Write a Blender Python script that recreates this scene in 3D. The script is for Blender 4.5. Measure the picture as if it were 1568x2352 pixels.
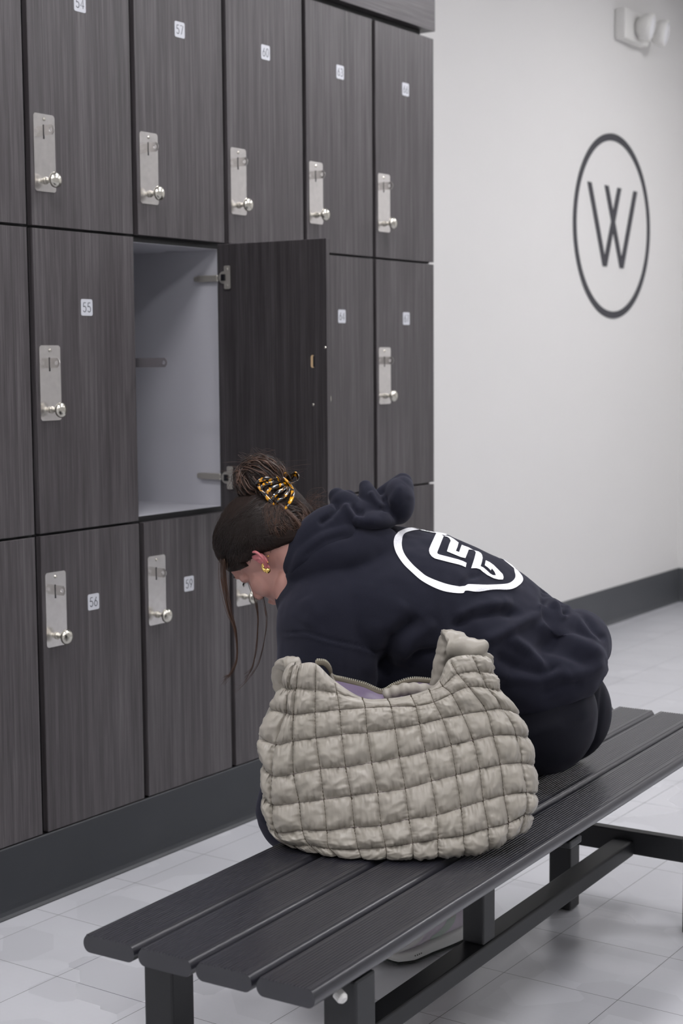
import bpy, bmesh, math, random
import numpy as np
from mathutils import Vector, Matrix, noise
from mathutils.bvhtree import BVHTree
from mathutils.geometry import tessellate_polygon
random.seed(7); rng = np.random.default_rng(7)
PI = math.pi
for o in list(bpy.data.objects): bpy.data.objects.remove(o)
SC = bpy.context.scene; COL = SC.collection

# ------------------------------------------------------------------ camera
W_ = 0.39                                    # width of one locker column
CAM = Vector((-7.1099*W_, -7.2248*W_, 3.5373*W_)); YAW, PITCH, ROLL, FPX = 0.972, -0.0969, -0.0073, 3563.62
_f = Vector((math.sin(YAW)*math.cos(PITCH), math.cos(YAW)*math.cos(PITCH), math.sin(PITCH)))
_r0 = Vector((math.cos(YAW), -math.sin(YAW), 0)); _u0 = _r0.cross(_f)
R_ = _r0*math.cos(ROLL)+_u0*math.sin(ROLL); U_ = -_r0*math.sin(ROLL)+_u0*math.cos(ROLL); F_ = _f
cd = bpy.data.cameras.new('camera'); cam = bpy.data.objects.new('camera', cd); COL.objects.link(cam)
cam.matrix_world = Matrix(((R_.x, U_.x, -F_.x, CAM.x), (R_.y, U_.y, -F_.y, CAM.y), (R_.z, U_.z, -F_.z, CAM.z), (0, 0, 0, 1)))
cd.sensor_fit = 'VERTICAL'; cd.sensor_height = 36; cd.lens = FPX/2352*36; cd.clip_start = .05
cd.dof.use_dof = True; cd.dof.focus_distance = 3.0; cd.dof.aperture_fstop = 5.6
SC.camera = cam
SC.view_settings.view_transform = 'Standard'; SC.view_settings.look = 'None'
SC.view_settings.gamma = 1; SC.view_settings.use_curve_mapping = False
SC.view_settings.exposure = 1.38
wd = bpy.data.worlds.new('world'); SC.world = wd; wd.use_nodes = True
wd.node_tree.nodes['Background'].inputs[0].default_value = (.78, .74, .9, 1)
wd.node_tree.nodes['Background'].inputs[1].default_value = .15
PANEL_STRENGTH = 11.0
PANELS = [(-3.4, -2.9), (-1.0, -2.9), (1.4, -2.9), (4.1, -2.9), (-1.0, -1.1), (1.4, -1.1), (4.3, -1.2), (-3.4, -1.1)]

GS = 1.0                                     # size and depth factor: the figure and her bag are scaled about the camera
def at(px, py, d):                          # a point at depth d in the direction of photo pixel (px, py), used to lay out figure and bag
    return CAM + (F_ + R_*((px-784)/FPX) - U_*((py-1176)/FPX))*(d*GS)
def to_px(co):                              # (n,3) array -> pixel coordinates and depth
    d = np.asarray(co)-np.array(CAM); z = d@np.array(F_)
    return 784+FPX*(d@np.array(R_))/z, 1176-FPX*(d@np.array(U_))/z, z

# ------------------------------------------------------------------ materials
def srgb(r, g, b):
    c = [x/255 for x in (r, g, b)]
    return tuple((x/12.92 if x < .04045 else ((x+.055)/1.055)**2.4) for x in c)+(1,)
class N:
    def __init__(s, name):
        s.m = bpy.data.materials.new(name); s.m.use_nodes = True; s.t = s.m.node_tree
        s.b = s.t.nodes['Principled BSDF']
    def n(s, typ, ins=None, **kw):
        nd = s.t.nodes.new('ShaderNode'+typ)
        for k, v in kw.items(): setattr(nd, k, v)
        for k, v in (ins or {}).items():
            if isinstance(v, bpy.types.NodeSocket): s.t.links.new(v, nd.inputs[k])
            else: nd.inputs[k].default_value = v
        return nd
    def obj(s): return s.n('TexCoord').outputs['Object']
    def geo(s): return s.n('NewGeometry').outputs['Position']
    def mapp(s, vec, sc=(1, 1, 1), loc=(0, 0, 0)): return s.n('Mapping', {'Vector': vec, 'Scale': sc, 'Location': loc}).outputs[0]
    def noise(s, vec, scale, detail=3, rough=.5): return s.n('TexNoise', {'Vector': vec, 'Scale': scale, 'Detail': detail, 'Roughness': rough}).outputs[0]
    def ramp(s, fac, stops, interp='LINEAR'):
        r = s.n('ValToRGB', {'Fac': fac}); e = r.color_ramp; e.interpolation = interp
        while len(e.elements) < len(stops): e.elements.new(.5)
        for i, (p, c) in enumerate(stops): e.elements[i].position = p; e.elements[i].color = c
        return r.outputs[0]
    def mix(s, f, a, b, mode='MIX'):
        x = s.n('Mix', data_type='RGBA', blend_type=mode)
        for k, v in ((0, f), (6, a), (7, b)):
            if isinstance(v, bpy.types.NodeSocket): s.t.links.new(v, x.inputs[k])
            else: x.inputs[k].default_value = v
        return x.outputs[2]
    def math(s, op, a, b=0.0, c=0.0):
        x = s.n('Math', operation=op)
        for i, v in enumerate((a, b, c)):
            if isinstance(v, bpy.types.NodeSocket): s.t.links.new(v, x.inputs[i])
            else: x.inputs[i].default_value = v
        return x.outputs[0]
    def set(s, **kw):
        mp = dict(col='Base Color', rough='Roughness', metal='Metallic', spec='Specular IOR Level', coat='Coat Weight', sheen='Sheen Weight', ior='IOR', ani='Anisotropic')
        for k, v in kw.items():
            i = s.b.inputs[mp.get(k, k)]
            if isinstance(v, bpy.types.NodeSocket): s.t.links.new(v, i)
            else: i.default_value = v
        return s
    def bump(s, h, strength=.3, dist=.001):
        b = s.n('Bump', {'Height': h, 'Strength': strength, 'Distance': dist}); s.t.links.new(b.outputs[0], s.b.inputs['Normal']); return s

def plain(name, col, rough=.5, metal=0, **kw): return N(name).set(col=col, rough=rough, metal=metal, **kw).m
def laminate(name, mul=1.0, axis='z'):
    k = N(name); p = k.geo()
    sc = (260, 260, 5) if axis == 'z' else (5, 40, 260)
    sc2 = (70, 70, 1.6) if axis == 'z' else (1.6, 12, 70)
    sc3 = (12, 12, .5) if axis == 'z' else (.5, 4, 12)
    n1 = k.noise(k.mapp(p, sc), 1, 4, .6); n2 = k.noise(k.mapp(p, sc2, (3, 1, 2)), 1, 4, .55); n3 = k.noise(k.mapp(p, sc3, (1, 6, 2)), 1, 2)
    s_ = k.math('ADD', k.math('MULTIPLY', n1, .42), k.math('ADD', k.math('MULTIPLY', n2, .38), k.math('MULTIPLY', n3, .2)))
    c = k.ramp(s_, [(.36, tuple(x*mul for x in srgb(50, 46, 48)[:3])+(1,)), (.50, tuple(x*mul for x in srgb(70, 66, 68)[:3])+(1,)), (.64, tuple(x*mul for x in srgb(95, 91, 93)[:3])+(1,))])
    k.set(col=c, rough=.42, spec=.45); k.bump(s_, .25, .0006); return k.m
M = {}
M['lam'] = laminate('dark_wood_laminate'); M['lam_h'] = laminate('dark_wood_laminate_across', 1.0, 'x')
M['lam_shade'] = laminate('dark_wood_laminate_shaded', .55)  # same laminate, colour darkened to paint the shade on the open door's inner face
M['edge'] = plain('black_edge_band', srgb(17, 17, 19), .55)
M['white_in'] = plain('white_melamine', srgb(182, 182, 188), .45)
M['wall'] = (lambda k: k.set(col=k.mix(k.noise(k.geo(), 1.2, 2), srgb(222, 221, 219), srgb(226, 225, 223)), rough=.65).bump(k.noise(k.geo(), 350, 2), .08, .001).m)(N('white_wall_paint'))
M['vinyl'] = (lambda k: k.set(col=k.mix(k.noise(k.geo(), 4, 4), srgb(33, 36, 40), srgb(46, 49, 53)), rough=.42, spec=.5).m)(N('charcoal_vinyl_base'))
M['vinyl_b'] = (lambda k: k.set(col=k.mix(k.noise(k.geo(), 3, 4), srgb(72, 74, 77), srgb(86, 88, 91)), rough=.45, spec=.5).m)(N('grey_vinyl_base'))
M['sticker'] = plain('frosted_number_plate', srgb(196, 198, 204), .35)
M['ink'] = plain('grey_print', srgb(52, 55, 64), .5)
M['signink'] = plain('charcoal_wall_vinyl', srgb(60, 60, 66), .6)
M['steel'] = (lambda k: k.set(col=k.mix(k.noise(k.geo(), 60, 4), srgb(196, 193, 190), srgb(222, 219, 216)), metal=.88, rough=k.math('ADD', k.math('MULTIPLY', k.noise(k.geo(), 90, 3), .12), .17)).m)(N('satin_steel'))
M['nickel'] = (lambda k: k.set(col=srgb(205, 202, 192), metal=1, rough=.24).m)(N('brushed_nickel'))
M['hinge'] = plain('nickel_hinge', srgb(186, 182, 174), .35, .65)
M['strap'] = plain('dull_steel_strap', srgb(128, 124, 128), .3, .5)
M['blackp'] = plain('black_plastic_and_slot_shade', srgb(18, 18, 22), .4)
M['beech'] = plain('raw_board', srgb(196, 168, 130), .7)
M['bench'] = (lambda k: k.set(col=k.mix(k.noise(k.geo(), 500, 2), srgb(31, 31, 37), srgb(40, 40, 47)), rough=.30, spec=.55, coat=.35).bump(k.noise(k.geo(), 900, 2), .15, .0004).m)(N('black_powder_coat_slat'))
M['bench'].node_tree.nodes['Principled BSDF'].inputs['Coat Roughness'].default_value = .28
M['frame'] = (lambda k: k.set(col=k.mix(k.noise(k.geo(), 300, 3), srgb(23, 24, 27), srgb(31, 33, 36)), rough=.48, spec=.5).bump(k.noise(k.geo(), 900, 2), .2, .0004).m)(N('black_powder_coat_frame'))
M['fixture'] = plain('white_fixture_plastic', srgb(226, 225, 222), .4)
M['lens'] = plain('clear_lamp_lens', srgb(235, 235, 238), .15)
def emis(name, col, st):
    k = N(name); k.b.inputs['Emission Color'].default_value = col; k.b.inputs['Emission Strength'].default_value = st; k.set(col=(.8, .8, .8, 1)); return k.m
M['glow'] = emis('light_diffuser', (.985, .97, 1.0, 1), PANEL_STRENGTH)
def fabric(name, c1, c2, rough=.95, sheen=.25, scale=900):
    k = N(name); n = k.noise(k.geo(), scale, 2, .7); k.set(col=k.mix(n, c1, c2), rough=rough, sheen=sheen, spec=.15)
    k.b.inputs['Sheen Roughness'].default_value = .6; k.b.inputs['Sheen Tint'].default_value = (.6, .6, .75, 1)
    k.bump(n, .25, .0006); return k.m
M['hoodie'] = fabric('midnight_fleece', srgb(14, 15, 22), srgb(33, 34, 47), .95, .10)
M['legging'] = fabric('midnight_stretch_knit', srgb(12, 13, 20), srgb(19, 20, 29), .7, .06, 600)
M['print'] = (lambda k: k.set(col=k.mix(k.ramp(k.noise(k.geo(), 350, 3, .7), [(.42, (0, 0, 0, 1)), (.62, (1, 1, 1, 1))]), srgb(244, 245, 247), srgb(226, 226, 232)), rough=.6).m)(N('white_screen_print'))
def skin():
    k = N('skin'); n = k.noise(k.geo(), 22, 3); c = k.mix(n, srgb(168, 122, 112), srgb(180, 138, 128))
    k.set(col=c, rough=.48, spec=.4); k.b.inputs['Subsurface Weight'].default_value = .12; k.b.inputs['Subsurface Radius'].default_value = (.012, .004, .002); k.b.inputs['Subsurface Scale'].default_value = .6
    k.bump(k.noise(k.geo(), 700, 3), .12, .0006); return k.m
M['skin'] = skin()
M['ear'] = plain('flushed_ear_skin', srgb(184, 108, 112), .45)
M['hair'] = (lambda k: k.set(col=k.mix(k.noise(k.mapp(k.geo(), (220, 220, 40)), 1, 3), srgb(22, 15, 13), srgb(40, 28, 23)), rough=.62, spec=.2).m)(N('dark_brown_hair'))
M['hair3'] = plain('glossy_dark_strands', srgb(34, 24, 20), .36, 0, spec=.5)
M['hair2'] = (lambda k: k.set(col=k.mix(k.noise(k.geo(), 35, 2), srgb(38, 26, 21), srgb(92, 66, 52)), rough=.4, spec=.4).m)(N('brown_hair_strands'))
M['lash'] = plain('dark_lash', srgb(14, 10, 10), .6)
M['gold'] = plain('polished_gold', srgb(226, 190, 110), .12, 1)
def tortoise():
    k = N('tortoiseshell'); n = k.noise(k.geo(), 75, 3, .6)
    k.set(col=k.ramp(n, [(.46, srgb(18, 11, 6)), (.53, srgb(30, 16, 8)), (.57, srgb(206, 140, 10)), (.75, srgb(232, 176, 20))]), rough=.08, spec=.6, coat=.8); return k.m
M['tort'] = tortoise()
def nylon(name, a, b):
    k = N(name); n = k.noise(k.geo(), 14, 3); f = k.noise(k.geo(), 1200, 1)
    k.set(col=k.mix(n, a, b), rough=.38, spec=.4, sheen=.1); h = k.math('ADD', k.math('MULTIPLY', k.noise(k.geo(), 130, 3, .6), 1.0), k.math('MULTIPLY', f, .05)); k.bump(h, .3, .001); return k.m
M['nylon'] = nylon('taupe_puffer_nylon', srgb(147, 142, 131), srgb(158, 152, 143)); M['thread'] = plain('dark_taupe_stitching', srgb(74, 66, 54), .8); M['thread2'] = plain('mauve_taupe_thread', srgb(98, 84, 86), .8)
M['lining'] = nylon('mauve_lining', srgb(92, 78, 104), srgb(106, 90, 116)); M['zip'] = plain('khaki_zip_teeth', srgb(178, 174, 158), .4); M['tape'] = plain('khaki_zip_tape', srgb(128, 120, 104), .8)
M['shoe'] = nylon('pale_lavender_mesh', srgb(196, 184, 200), srgb(206, 200, 208)); M['midsole'] = plain('off_white_foam', srgb(206, 206, 204), .55)
M['shoe_g'] = plain('pale_sage_panel', srgb(180, 192, 184), .6); M['outsole'] = plain('dark_rubber', srgb(40, 44, 42), .7)
def floor_mat():
    k = N('grey_patterned_tile'); p = k.geo(); TX, TY, OX, OY = .2867, .2775, -.0532, -.0922
    sx = k.n('SeparateXYZ', {0: p}); x = k.math('DIVIDE', k.math('SUBTRACT', sx.outputs[0], OX), TX); y = k.math('DIVIDE', k.math('SUBTRACT', sx.outputs[1], OY), TY)
    def edge(v, t):
        fr = k.math('FRACT', v); d = k.math('MINIMUM', fr, k.math('SUBTRACT', 1.0, fr)); return k.math('LESS_THAN', d, t)
    g = k.math('MAXIMUM', edge(x, .0028), edge(y, .0028))
    cell = k.n('CombineXYZ', {0: k.math('FLOOR', x), 1: k.math('FLOOR', y)}).outputs[0]
    wn = k.n('TexWhiteNoise', {'Vector': cell}, noise_dimensions='3D').outputs[0]
    # faceted shards crossing the tiles, some hatched with fine lines
    vor = k.n('TexVoronoi', {'Vector': k.mapp(p, (4.2, 4.2, 0)), 'Scale': 1.0}, distance='MANHATTAN')
    shard = vor.outputs['Color']; sv = k.n('SeparateColor', {0: shard})
    wave = k.n('TexWave', {'Vector': k.mapp(p, (1, 1, 0)), 'Scale': 60.0, 'Distortion': 0.0}, wave_type='BANDS', bands_direction='DIAGONAL').outputs['Fac']
    hatch = k.math('MULTIPLY', k.math('GREATER_THAN', sv.outputs[1], .62), k.math('MULTIPLY', wave, .5))
    v = k.math('ADD', k.math('MULTIPLY', sv.outputs[0], .5), k.math('ADD', k.math('MULTIPLY', wn, .2), k.math('MULTIPLY', hatch, .4)))
    c = k.mix(v, srgb(186, 187, 191), srgb(206, 207, 211)); c = k.mix(g, c, srgb(78, 78, 82))
    k.set(col=c, rough=k.math('ADD', k.math('MULTIPLY', sv.outputs[2], .08), .27), spec=.5)
    k.bump(k.math('ADD', k.math('MULTIPLY', g, -1.0), k.math('MULTIPLY', hatch, .08)), .3, .0008); return k.m
M['floor'] = floor_mat()
M['ceil'] = plain('white_ceiling', srgb(225, 225, 225), .8)

# ------------------------------------------------------------------ mesh helpers
def finish(name, bm, mat, parent=None, smooth=False, mats=None):
    me = bpy.data.meshes.new(name); bm.normal_update(); bm.to_mesh(me); bm.free()
    for m in (mats or [mat]): me.materials.append(m)
    if smooth:
        for p in me.polygons: p.use_smooth = True
    o = bpy.data.objects.new(name, me); COL.objects.link(o)
    if parent: o.parent = parent
    return o
def thing(name, label, cat, loc=(0, 0, 0), rz=0, group=None):
    o = bpy.data.objects.new(name, None); COL.objects.link(o); o.location = loc; o.rotation_euler = (0, 0, rz)
    o.empty_display_size = .05; o['label'] = label; o['category'] = cat
    if group: o['group'] = group
    return o
def struct(o): o['kind'] = 'structure'; return o
def box(bm, x0, x1, y0, y1, z0, z1, bev=0, seg=2):
    b2 = bmesh.new(); bmesh.ops.create_cube(b2, size=1)
    for v in b2.verts: v.co = Vector((x0+(v.co.x+.5)*(x1-x0), y0+(v.co.y+.5)*(y1-y0), z0+(v.co.z+.5)*(z1-z0)))
    if bev: bmesh.ops.bevel(b2, geom=b2.edges[:], offset=bev, segments=seg, profile=.5, affect='EDGES')
    join(bm, b2)
def join(bm, b2):
    me = bpy.data.meshes.new('tmp'); b2.to_mesh(me); b2.free(); bm.from_mesh(me); bpy.data.meshes.remove(me)
def extrude_poly(bm, pts, axis, a, b):      # closed 2-D outline pushed from a to b along axis (0,1,2)
    def mk(p, t):
        c = [0, 0, 0]; o = [i for i in (0, 1, 2) if i != axis]; c[o[0]] = p[0]; c[o[1]] = p[1]; c[axis] = t; return bm.verts.new(c)
    A = [mk(p, a) for p in pts]; B = [mk(p, b) for p in pts]; n = len(pts)
    bm.faces.new(A); bm.faces.new(B[::-1])
    for i in range(n): bm.faces.new((A[i], B[i], B[(i+1) % n], A[(i+1) % n]))
    bmesh.ops.recalc_face_normals(bm, faces=bm.faces[:])
def rrect(x0, x1, y0, y1, r, n=5):
    P = []
    for cx, cy, a0 in ((x1-r, y1-r, 0), (x0+r, y1-r, PI/2), (x0+r, y0+r, PI), (x1-r, y0+r, 1.5*PI)):
        for i in range(n+1): a = a0+i*PI/2/n; P.append((cx+r*math.cos(a), cy+r*math.sin(a)))
    return P
def lathe(bm, prof, org, ax, seg=28):       # prof = (distance along ax, radius)
    ax = Vector(ax).normalized(); t = Vector((0, 0, 1)) if abs(ax.z) < .9 else Vector((1, 0, 0)); u = ax.cross(t).normalized(); v = ax.cross(u); org = Vector(org); rings = []
    for h, r in prof:
        rings.append([bm.verts.new(org+ax*h+(u*math.cos(2*PI*i/seg)+v*math.sin(2*PI*i/seg))*max(r, 1e-5)) for i in range(seg)])
    for A, B in zip(rings, rings[1:]):
        for i in range(seg): bm.faces.new((A[i], A[(i+1) % seg], B[(i+1) % seg], B[i]))
    bm.faces.new(rings[0][::-1]); bm.faces.new(rings[-1])
    bmesh.ops.recalc_face_normals(bm, faces=bm.faces[:])
def catmull(P, n):
    P = [Vector(p) for p in P]; Q = [P[0]*2-P[1]]+P+[P[-1]*2-P[-2]]; out = []
    for i in range(1, len(Q)-2):
        for j in range(n):
            t = j/n; a, b, c, d = Q[i-1:i+3]
            out.append(.5*((2*b)+(c-a)*t+(2*a-5*b+4*c-d)*t*t+(3*b-a-3*c+d)*t**3))
    out.append(P[-1]); return out
def tube(bm, pts, rad, seg=8, flat=None):   # tube along points, rad = number or list; flat = (scale a, scale b, up hint)
    n = len(pts); rad = [q*GS for q in (rad if hasattr(rad, '__len__') else [rad]*n)]; prev = None; rings = []
    for i, p in enumerate(pts):
        t = (pts[min(i+1, n-1)]-pts[max(i-1, 0)])
        t = t.normalized() if t.length > 1e-9 else Vector((0, 0, 1))
        if prev is None: h = flat[2] if flat else (Vector((0, 0, 1)) if abs(t.z) < .9 else Vector((1, 0, 0))); a = (h-t*h.dot(t)).normalized()
        else: a = (prev-t*prev.dot(t)); a = a.normalized() if a.length > 1e-9 else prev
        prev = a; b = t.cross(a); sa, sb = (flat[0], flat[1]) if flat else (1, 1)
        rings.append([bm.verts.new(p+(a*sa*math.cos(2*PI*k/seg)+b*sb*math.sin(2*PI*k/seg))*rad[i]) for k in range(seg)])
    for A, B in zip(rings, rings[1:]):
        for k in range(seg): bm.faces.new((A[k], A[(k+1) % seg], B[(k+1) % seg], B[k]))
    bm.faces.new(rings[0][::-1]); bm.faces.new(rings[-1])
def ellip(bm, c, ax, sub=4):                # ax = three half-axis vectors
    b2 = bmesh.new(); bmesh.ops.create_icosphere(b2, subdivisions=sub, radius=1)
    for v in b2.verts: q = v.co.copy(); v.co = Vector(c)+(ax[0]*q.x+ax[1]*q.y+ax[2]*q.z)*GS
    join(bm, b2)
def loft(bm, st, seg=40):                   # stations: (centre, vector a, vector b)
    rings = []
    for c, a, b in st: rings.append([bm.verts.new(c+a*math.cos(2*PI*k/seg)+b*math.sin(2*PI*k/seg)) for k in range(seg)])
    for A, B in zip(rings, rings[1:]):
        for k in range(seg): bm.faces.new((A[k], A[(k+1) % seg], B[(k+1) % seg], B[k]))
    bm.faces.new(rings[0][::-1]); bm.faces.new(rings[-1]); bmesh.ops.recalc_face_normals(bm, faces=bm.faces[:])
def chain(bm, P, rad, n=6, seg=20):         # limb: smooth tube with round ends
    pts = catmull(P, n); m = len(P)-1; rr = []
    for i in range(len(pts)): t = i/n; k = min(int(t), m-1); rr.append(rad[k]+(rad[k+1]-rad[k])*(t-k))
    tube(bm, pts, rr, seg)
    for p, r in ((pts[0], rr[0]), (pts[-1], rr[-1])): ellip(bm, p, (Vector((r*.99, 0, 0)), Vector((0, r*.99, 0)), Vector((0, 0, r*.99))), 3)
def skin_over(name, bm, mat, parent, voxel, smooth=6):
    o = finish(name, bm, mat, parent, True)
    m = o.modifiers.new('r', 'REMESH'); m.mode = 'VOXEL'; m.voxel_size = voxel; m.use_smooth_shade = True
    if smooth: s = o.modifiers.new('s', 'SMOOTH'); s.iterations = smooth; s.factor = .5
    me = bpy.data.meshes.new_from_object(o.evaluated_get(bpy.context.evaluated_depsgraph_get()))
    o.modifiers.clear(); old = o.data; o.data = me; bpy.data.meshes.remove(old); me.name = name
    if not me.materials: me.materials.append(mat)
    for p in me.polygons: p.use_smooth = True
    return o
def arr(me):
    n = len(me.vertices); co = np.empty(n*3); no = np.empty(n*3); me.vertices.foreach_get('co', co); me.vertices.foreach_get('normal', no); return co.reshape(-1, 3), no.reshape(-1, 3)
def put(me, co): me.vertices.foreach_set('co', co.ravel()); me.update()
def seg_dist(x, y, pts):
    best = np.full(len(x), 1e9); par = np.zeros(len(x)); L = 0; tot = sum(math.dist(a, b) for a, b in zip(pts, pts[1:]))
    for (x0, y0), (x1, y1) in zip(pts, pts[1:]):
        dx, dy = x1-x0, y1-y0; l2 = dx*dx+dy*dy; t = np.clip(((x-x0)*dx+(y-y0)*dy)/l2, 0, 1); d = np.hypot(x-x0-t*dx, y-y0-t*dy)
        m = d < best; best[m] = d[m]; par[m] = (L+t[m]*math.sqrt(l2))/tot; L += math.sqrt(l2)
    return best, par
def sculpt(me, folds, maxdepth=None):       # folds: (points, height in m, half width in px); only the near side of the cloth
    co, no = arr(me); x, y, z = to_px(co); view = (co-np.array(CAM)); view /= np.linalg.norm(view, axis=1)[:, None]; face = np.clip(-(no*view).sum(1)*2+.3, 0, 1)
    dsp = np.zeros(len(co))
    for pts, amp, w in folds:
        d, t = seg_dist(x, y, pts); dsp += amp*np.exp(-(d/w)**2)*np.clip(np.sin(PI*np.clip(t, .001, .999))*2.2, 0, 1)
    if maxdepth: face = face*(z < maxdepth)
    put(me, co+no*(dsp*face)[:, None])
def roughen(me, amp, scale, seed=0, stretch=None):
    co, no = arr(me); h = np.array([noise.fractal(Vector((c[0]*scale+seed, c[1]*scale, c[2]*scale)), 1.0, 2.0, 3) for c in co]); put(me, co+no*(h*amp)[:, None])

# ------------------------------------------------------------------ the room
Z1, Z2, ZB, ZT, DW, HB = 1.7141, .9454, .1807, 2.4827, .5496, .1915
XR, YF, XL, CH = 5.565, -6.2, -5.2, 3.42
def slab(name, x0, x1, y0, y1, z0, z1, mat):
    bm = bmesh.new(); box(bm, x0, x1, y0, y1, z0, z1); return struct(finish(name, bm, mat))
slab('floor', XL, XR, YF, DW, -.1, 0, M['floor'])
slab('ceiling', XL, XR, YF, DW, CH, CH+.1, M['ceil'])
slab('wall_back', XL, XR+.1, DW, DW+.1, 0, CH, M['wall'])
slab('wall_right', XR, XR+.1, YF, DW, 0, CH, M['wall'])
slab('wall_left', XL-.1, XL, YF, DW+.1, 0, CH, M['wall'])
slab('wall_front', XL-.1, XR+.1, YF-.1, YF, 0, CH, M['wall'])
def cove(name, p0, p1, nrm, h, mat):        # rubber base with a curved toe; nrm points into the room
    p0, p1, nrm = Vector(p0), Vector(p1), Vector(nrm); prof = [(0, 0), (.016, 0), (.0165, .003), (.011, .009), (.0065, .018), (.0045, .03), (.004, .05), (.004, h-.003), (.002, h), (0, h)]
    bm = bmesh.new(); A = [bm.verts.new(p0+nrm*a+Vector((0, 0, b))) for a, b in prof]; B = [bm.verts.new(p1+nrm*a+Vector((0, 0, b))) for a, b in prof]
    for i in range(len(prof)-1): bm.faces.new((A[i], B[i], B[i+1], A[i+1]))
    bm.faces.new(A[::-1]); bm.faces.new(B); bmesh.ops.recalc_face_normals(bm, faces=bm.faces[:]); return struct(finish(name, bm, mat))
cove('baseboard_lockers', (-2*W_, .004, 0), (4.965*W_, .004, 0), (0, -1, 0), ZB-.003, M['vinyl'])
cove('baseboard_back', (4.965*W_, DW, 0), (XR, DW, 0), (0, -1, 0), HB, M['vinyl_b'])
cove('baseboard_right', (XR, DW-.002, 0), (XR, YF, 0), (-1, 0, 0), HB, M['vinyl_b'])
slab('trim_1', -2*W_, 4.992*W_, -.002, DW-.001, ZT+.026, CH-.001, M['lam_h'])
slab('trim_2', -2*W_, 4.87*W_, .03, DW-.001, ZT+.001, ZT+.0255, M['edge'])
slab('trim_3', -2*W_, 4.96*W_, .005, DW-.001, .001, ZB-.004, M['edge'])
PLAB = ['left front', 'second of the front row', 'third of the front row', 'right front', 'second of the locker row', 'third of the locker row', 'right end of the locker row', 'left end of the locker row']
for (x, y), pl in zip(PANELS, PLAB):
    t = thing('ceiling_light', 'white square ceiling light panel out of frame, ' + pl, 'light', (x, y, CH), 0, 'ceiling panels lighting the room')
    bm = bmesh.new(); box(bm, -.31, .31, -.31, .31, -.02, -.001, .003); finish('frame', bm, M['fixture'], t)
    bm = bmesh.new(); box(bm, -.29, .29, -.29, .29, -.026, -.0205, .002); finish('diffuser', bm, M['glow'], t)

# ------------------------------------------------------------------ lockers
ROWS = {0: (Z1+.006, ZT), 1: (Z2+.006, Z1), 2: (ZB, Z2)}
PLZ = {0: (1.805, 1.995), 1: (1.2355, 1.4245), 2: (.658, .850)}
BDZ = {0: 2.287, 1: 1.5225, 2: .7545}
SLOTZ = {0: 1.955, 1: 1.3805, 2: .8035}
def arc(cx, cy, rx, ry, a0, a1, n=12): return [(cx+rx*math.cos(math.radians(a0+(a1-a0)*i/n)), cy+ry*math.sin(math.radians(a0+(a1-a0)*i/n))) for i in range(n+1)]
DIG = {'0': [arc(.3, .5, .28, .5, 90, 450, 24)], '1': [[(.12, .82), (.36, 1), (.36, 0)]], '2': [arc(.3, .72, .27, .28, 165, -35)+[(.03, 0), (.58, 0)]],
 '3': [arc(.29, .74, .24, .26, 150, -90)+arc(.29, .24, .28, .24, 90, -150)], '4': [[(.44, 0), (.44, 1), (.0, .27), (.62, .27)]], '5': [[(.53, 1), (.13, 1), (.07, .56)]+arc(.29, .31, .28, .31, 125, -150)],
 '6': [[(.42, 1), (.08, .48)]+arc(.3, .3, .27, .3, 150, 510, 24)], '7': [[(.02, 1), (.58, 1), (.2, 0)]], '8': [arc(.3, .75, .22, .25, -90, 270, 20), arc(.3, .25, .28, .25, 90, 450, 20)], '9': [[(.18, 0), (.52, .52)]+arc(.3, .7, .27, .3, -30, 330, 24)]}
def text_mesh(s, hgt):
    bm = bmesh.new(); x = -(len(s)*.6+(len(s)-1)*.24)/2
    for ch in s:
        for st in DIG[ch]: tube(bm, [Vector(((x+a)*hgt*.84, 0, (b-.5)*hgt)) for a, b in st], [.00125]*len(st), 6, (1, 1, Vector((0, 1, 0))))
        x += .84
    for v in bm.verts: v.co.y *= .35
    me = bpy.data.meshes.new('number'); bm.to_mesh(me); bm.free(); me.materials.append(M['ink']); return me
def hasp_mesh(bm, y0, y1, z, t=.0018, x=0):     # strap standing out of the slot, round nose with a padlock hole
    hw = .0125; o = [(y0, z-hw), (y1+.006, z-hw), (y1, z-.006), (y1-.0015, z), (y1, z+.006), (y1+.006, z+hw), (y0, z+hw)]
    c = (y1+.010, z); r = .0055; n = 20
    hole = [(c[0]+r*math.cos(2*PI*i/n), c[1]+r*math.sin(2*PI*i/n)) for i in range(n)]
    loops = [[Vector((p[0], p[1], 0)) for p in o], [Vector((p[0], p[1], 0)) for p in hole]]
    fl = loops[0]+loops[1]; tri = tessellate_polygon(loops)
    V = [[bm.verts.new((x+s, p.x, p.y)) for p in fl] for s in (-t/2, t/2)]
    for a, b, c_ in tri: bm.faces.new((V[0][a], V[0][b], V[0][c_])); bm.faces.new((V[1][c_], V[1][b], V[1][a]))
    for off, L in ((0, len(o)), (len(o), n)):
        for i in range(L): a, b = off+i, off+(i+1) % L; bm.faces.new((V[0][a], V[0][b], V[1][b], V[1][a]))
    bmesh.ops.recalc_face_normals(bm, faces=bm.faces[:])
KNOB = [(0, .009), (.004, .0092), (.008, .0065), (.016, .0055), (.022, .0075), (.026, .014), (.030, .0186), (.034, .0196), (.038, .0185), (.042, .014), (.0445, .007), (.0452, .0005)]
PL = {-1: [51, 52, 53], 0: [54, 55, 56], 1: [57, 58, 59], 2: [60, 61, 62], 3: [63, 64, 65], 4: [66, 67, 68]}
ROWN = {0: 'top row', 1: 'middle row', 2: 'bottom row'}
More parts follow.
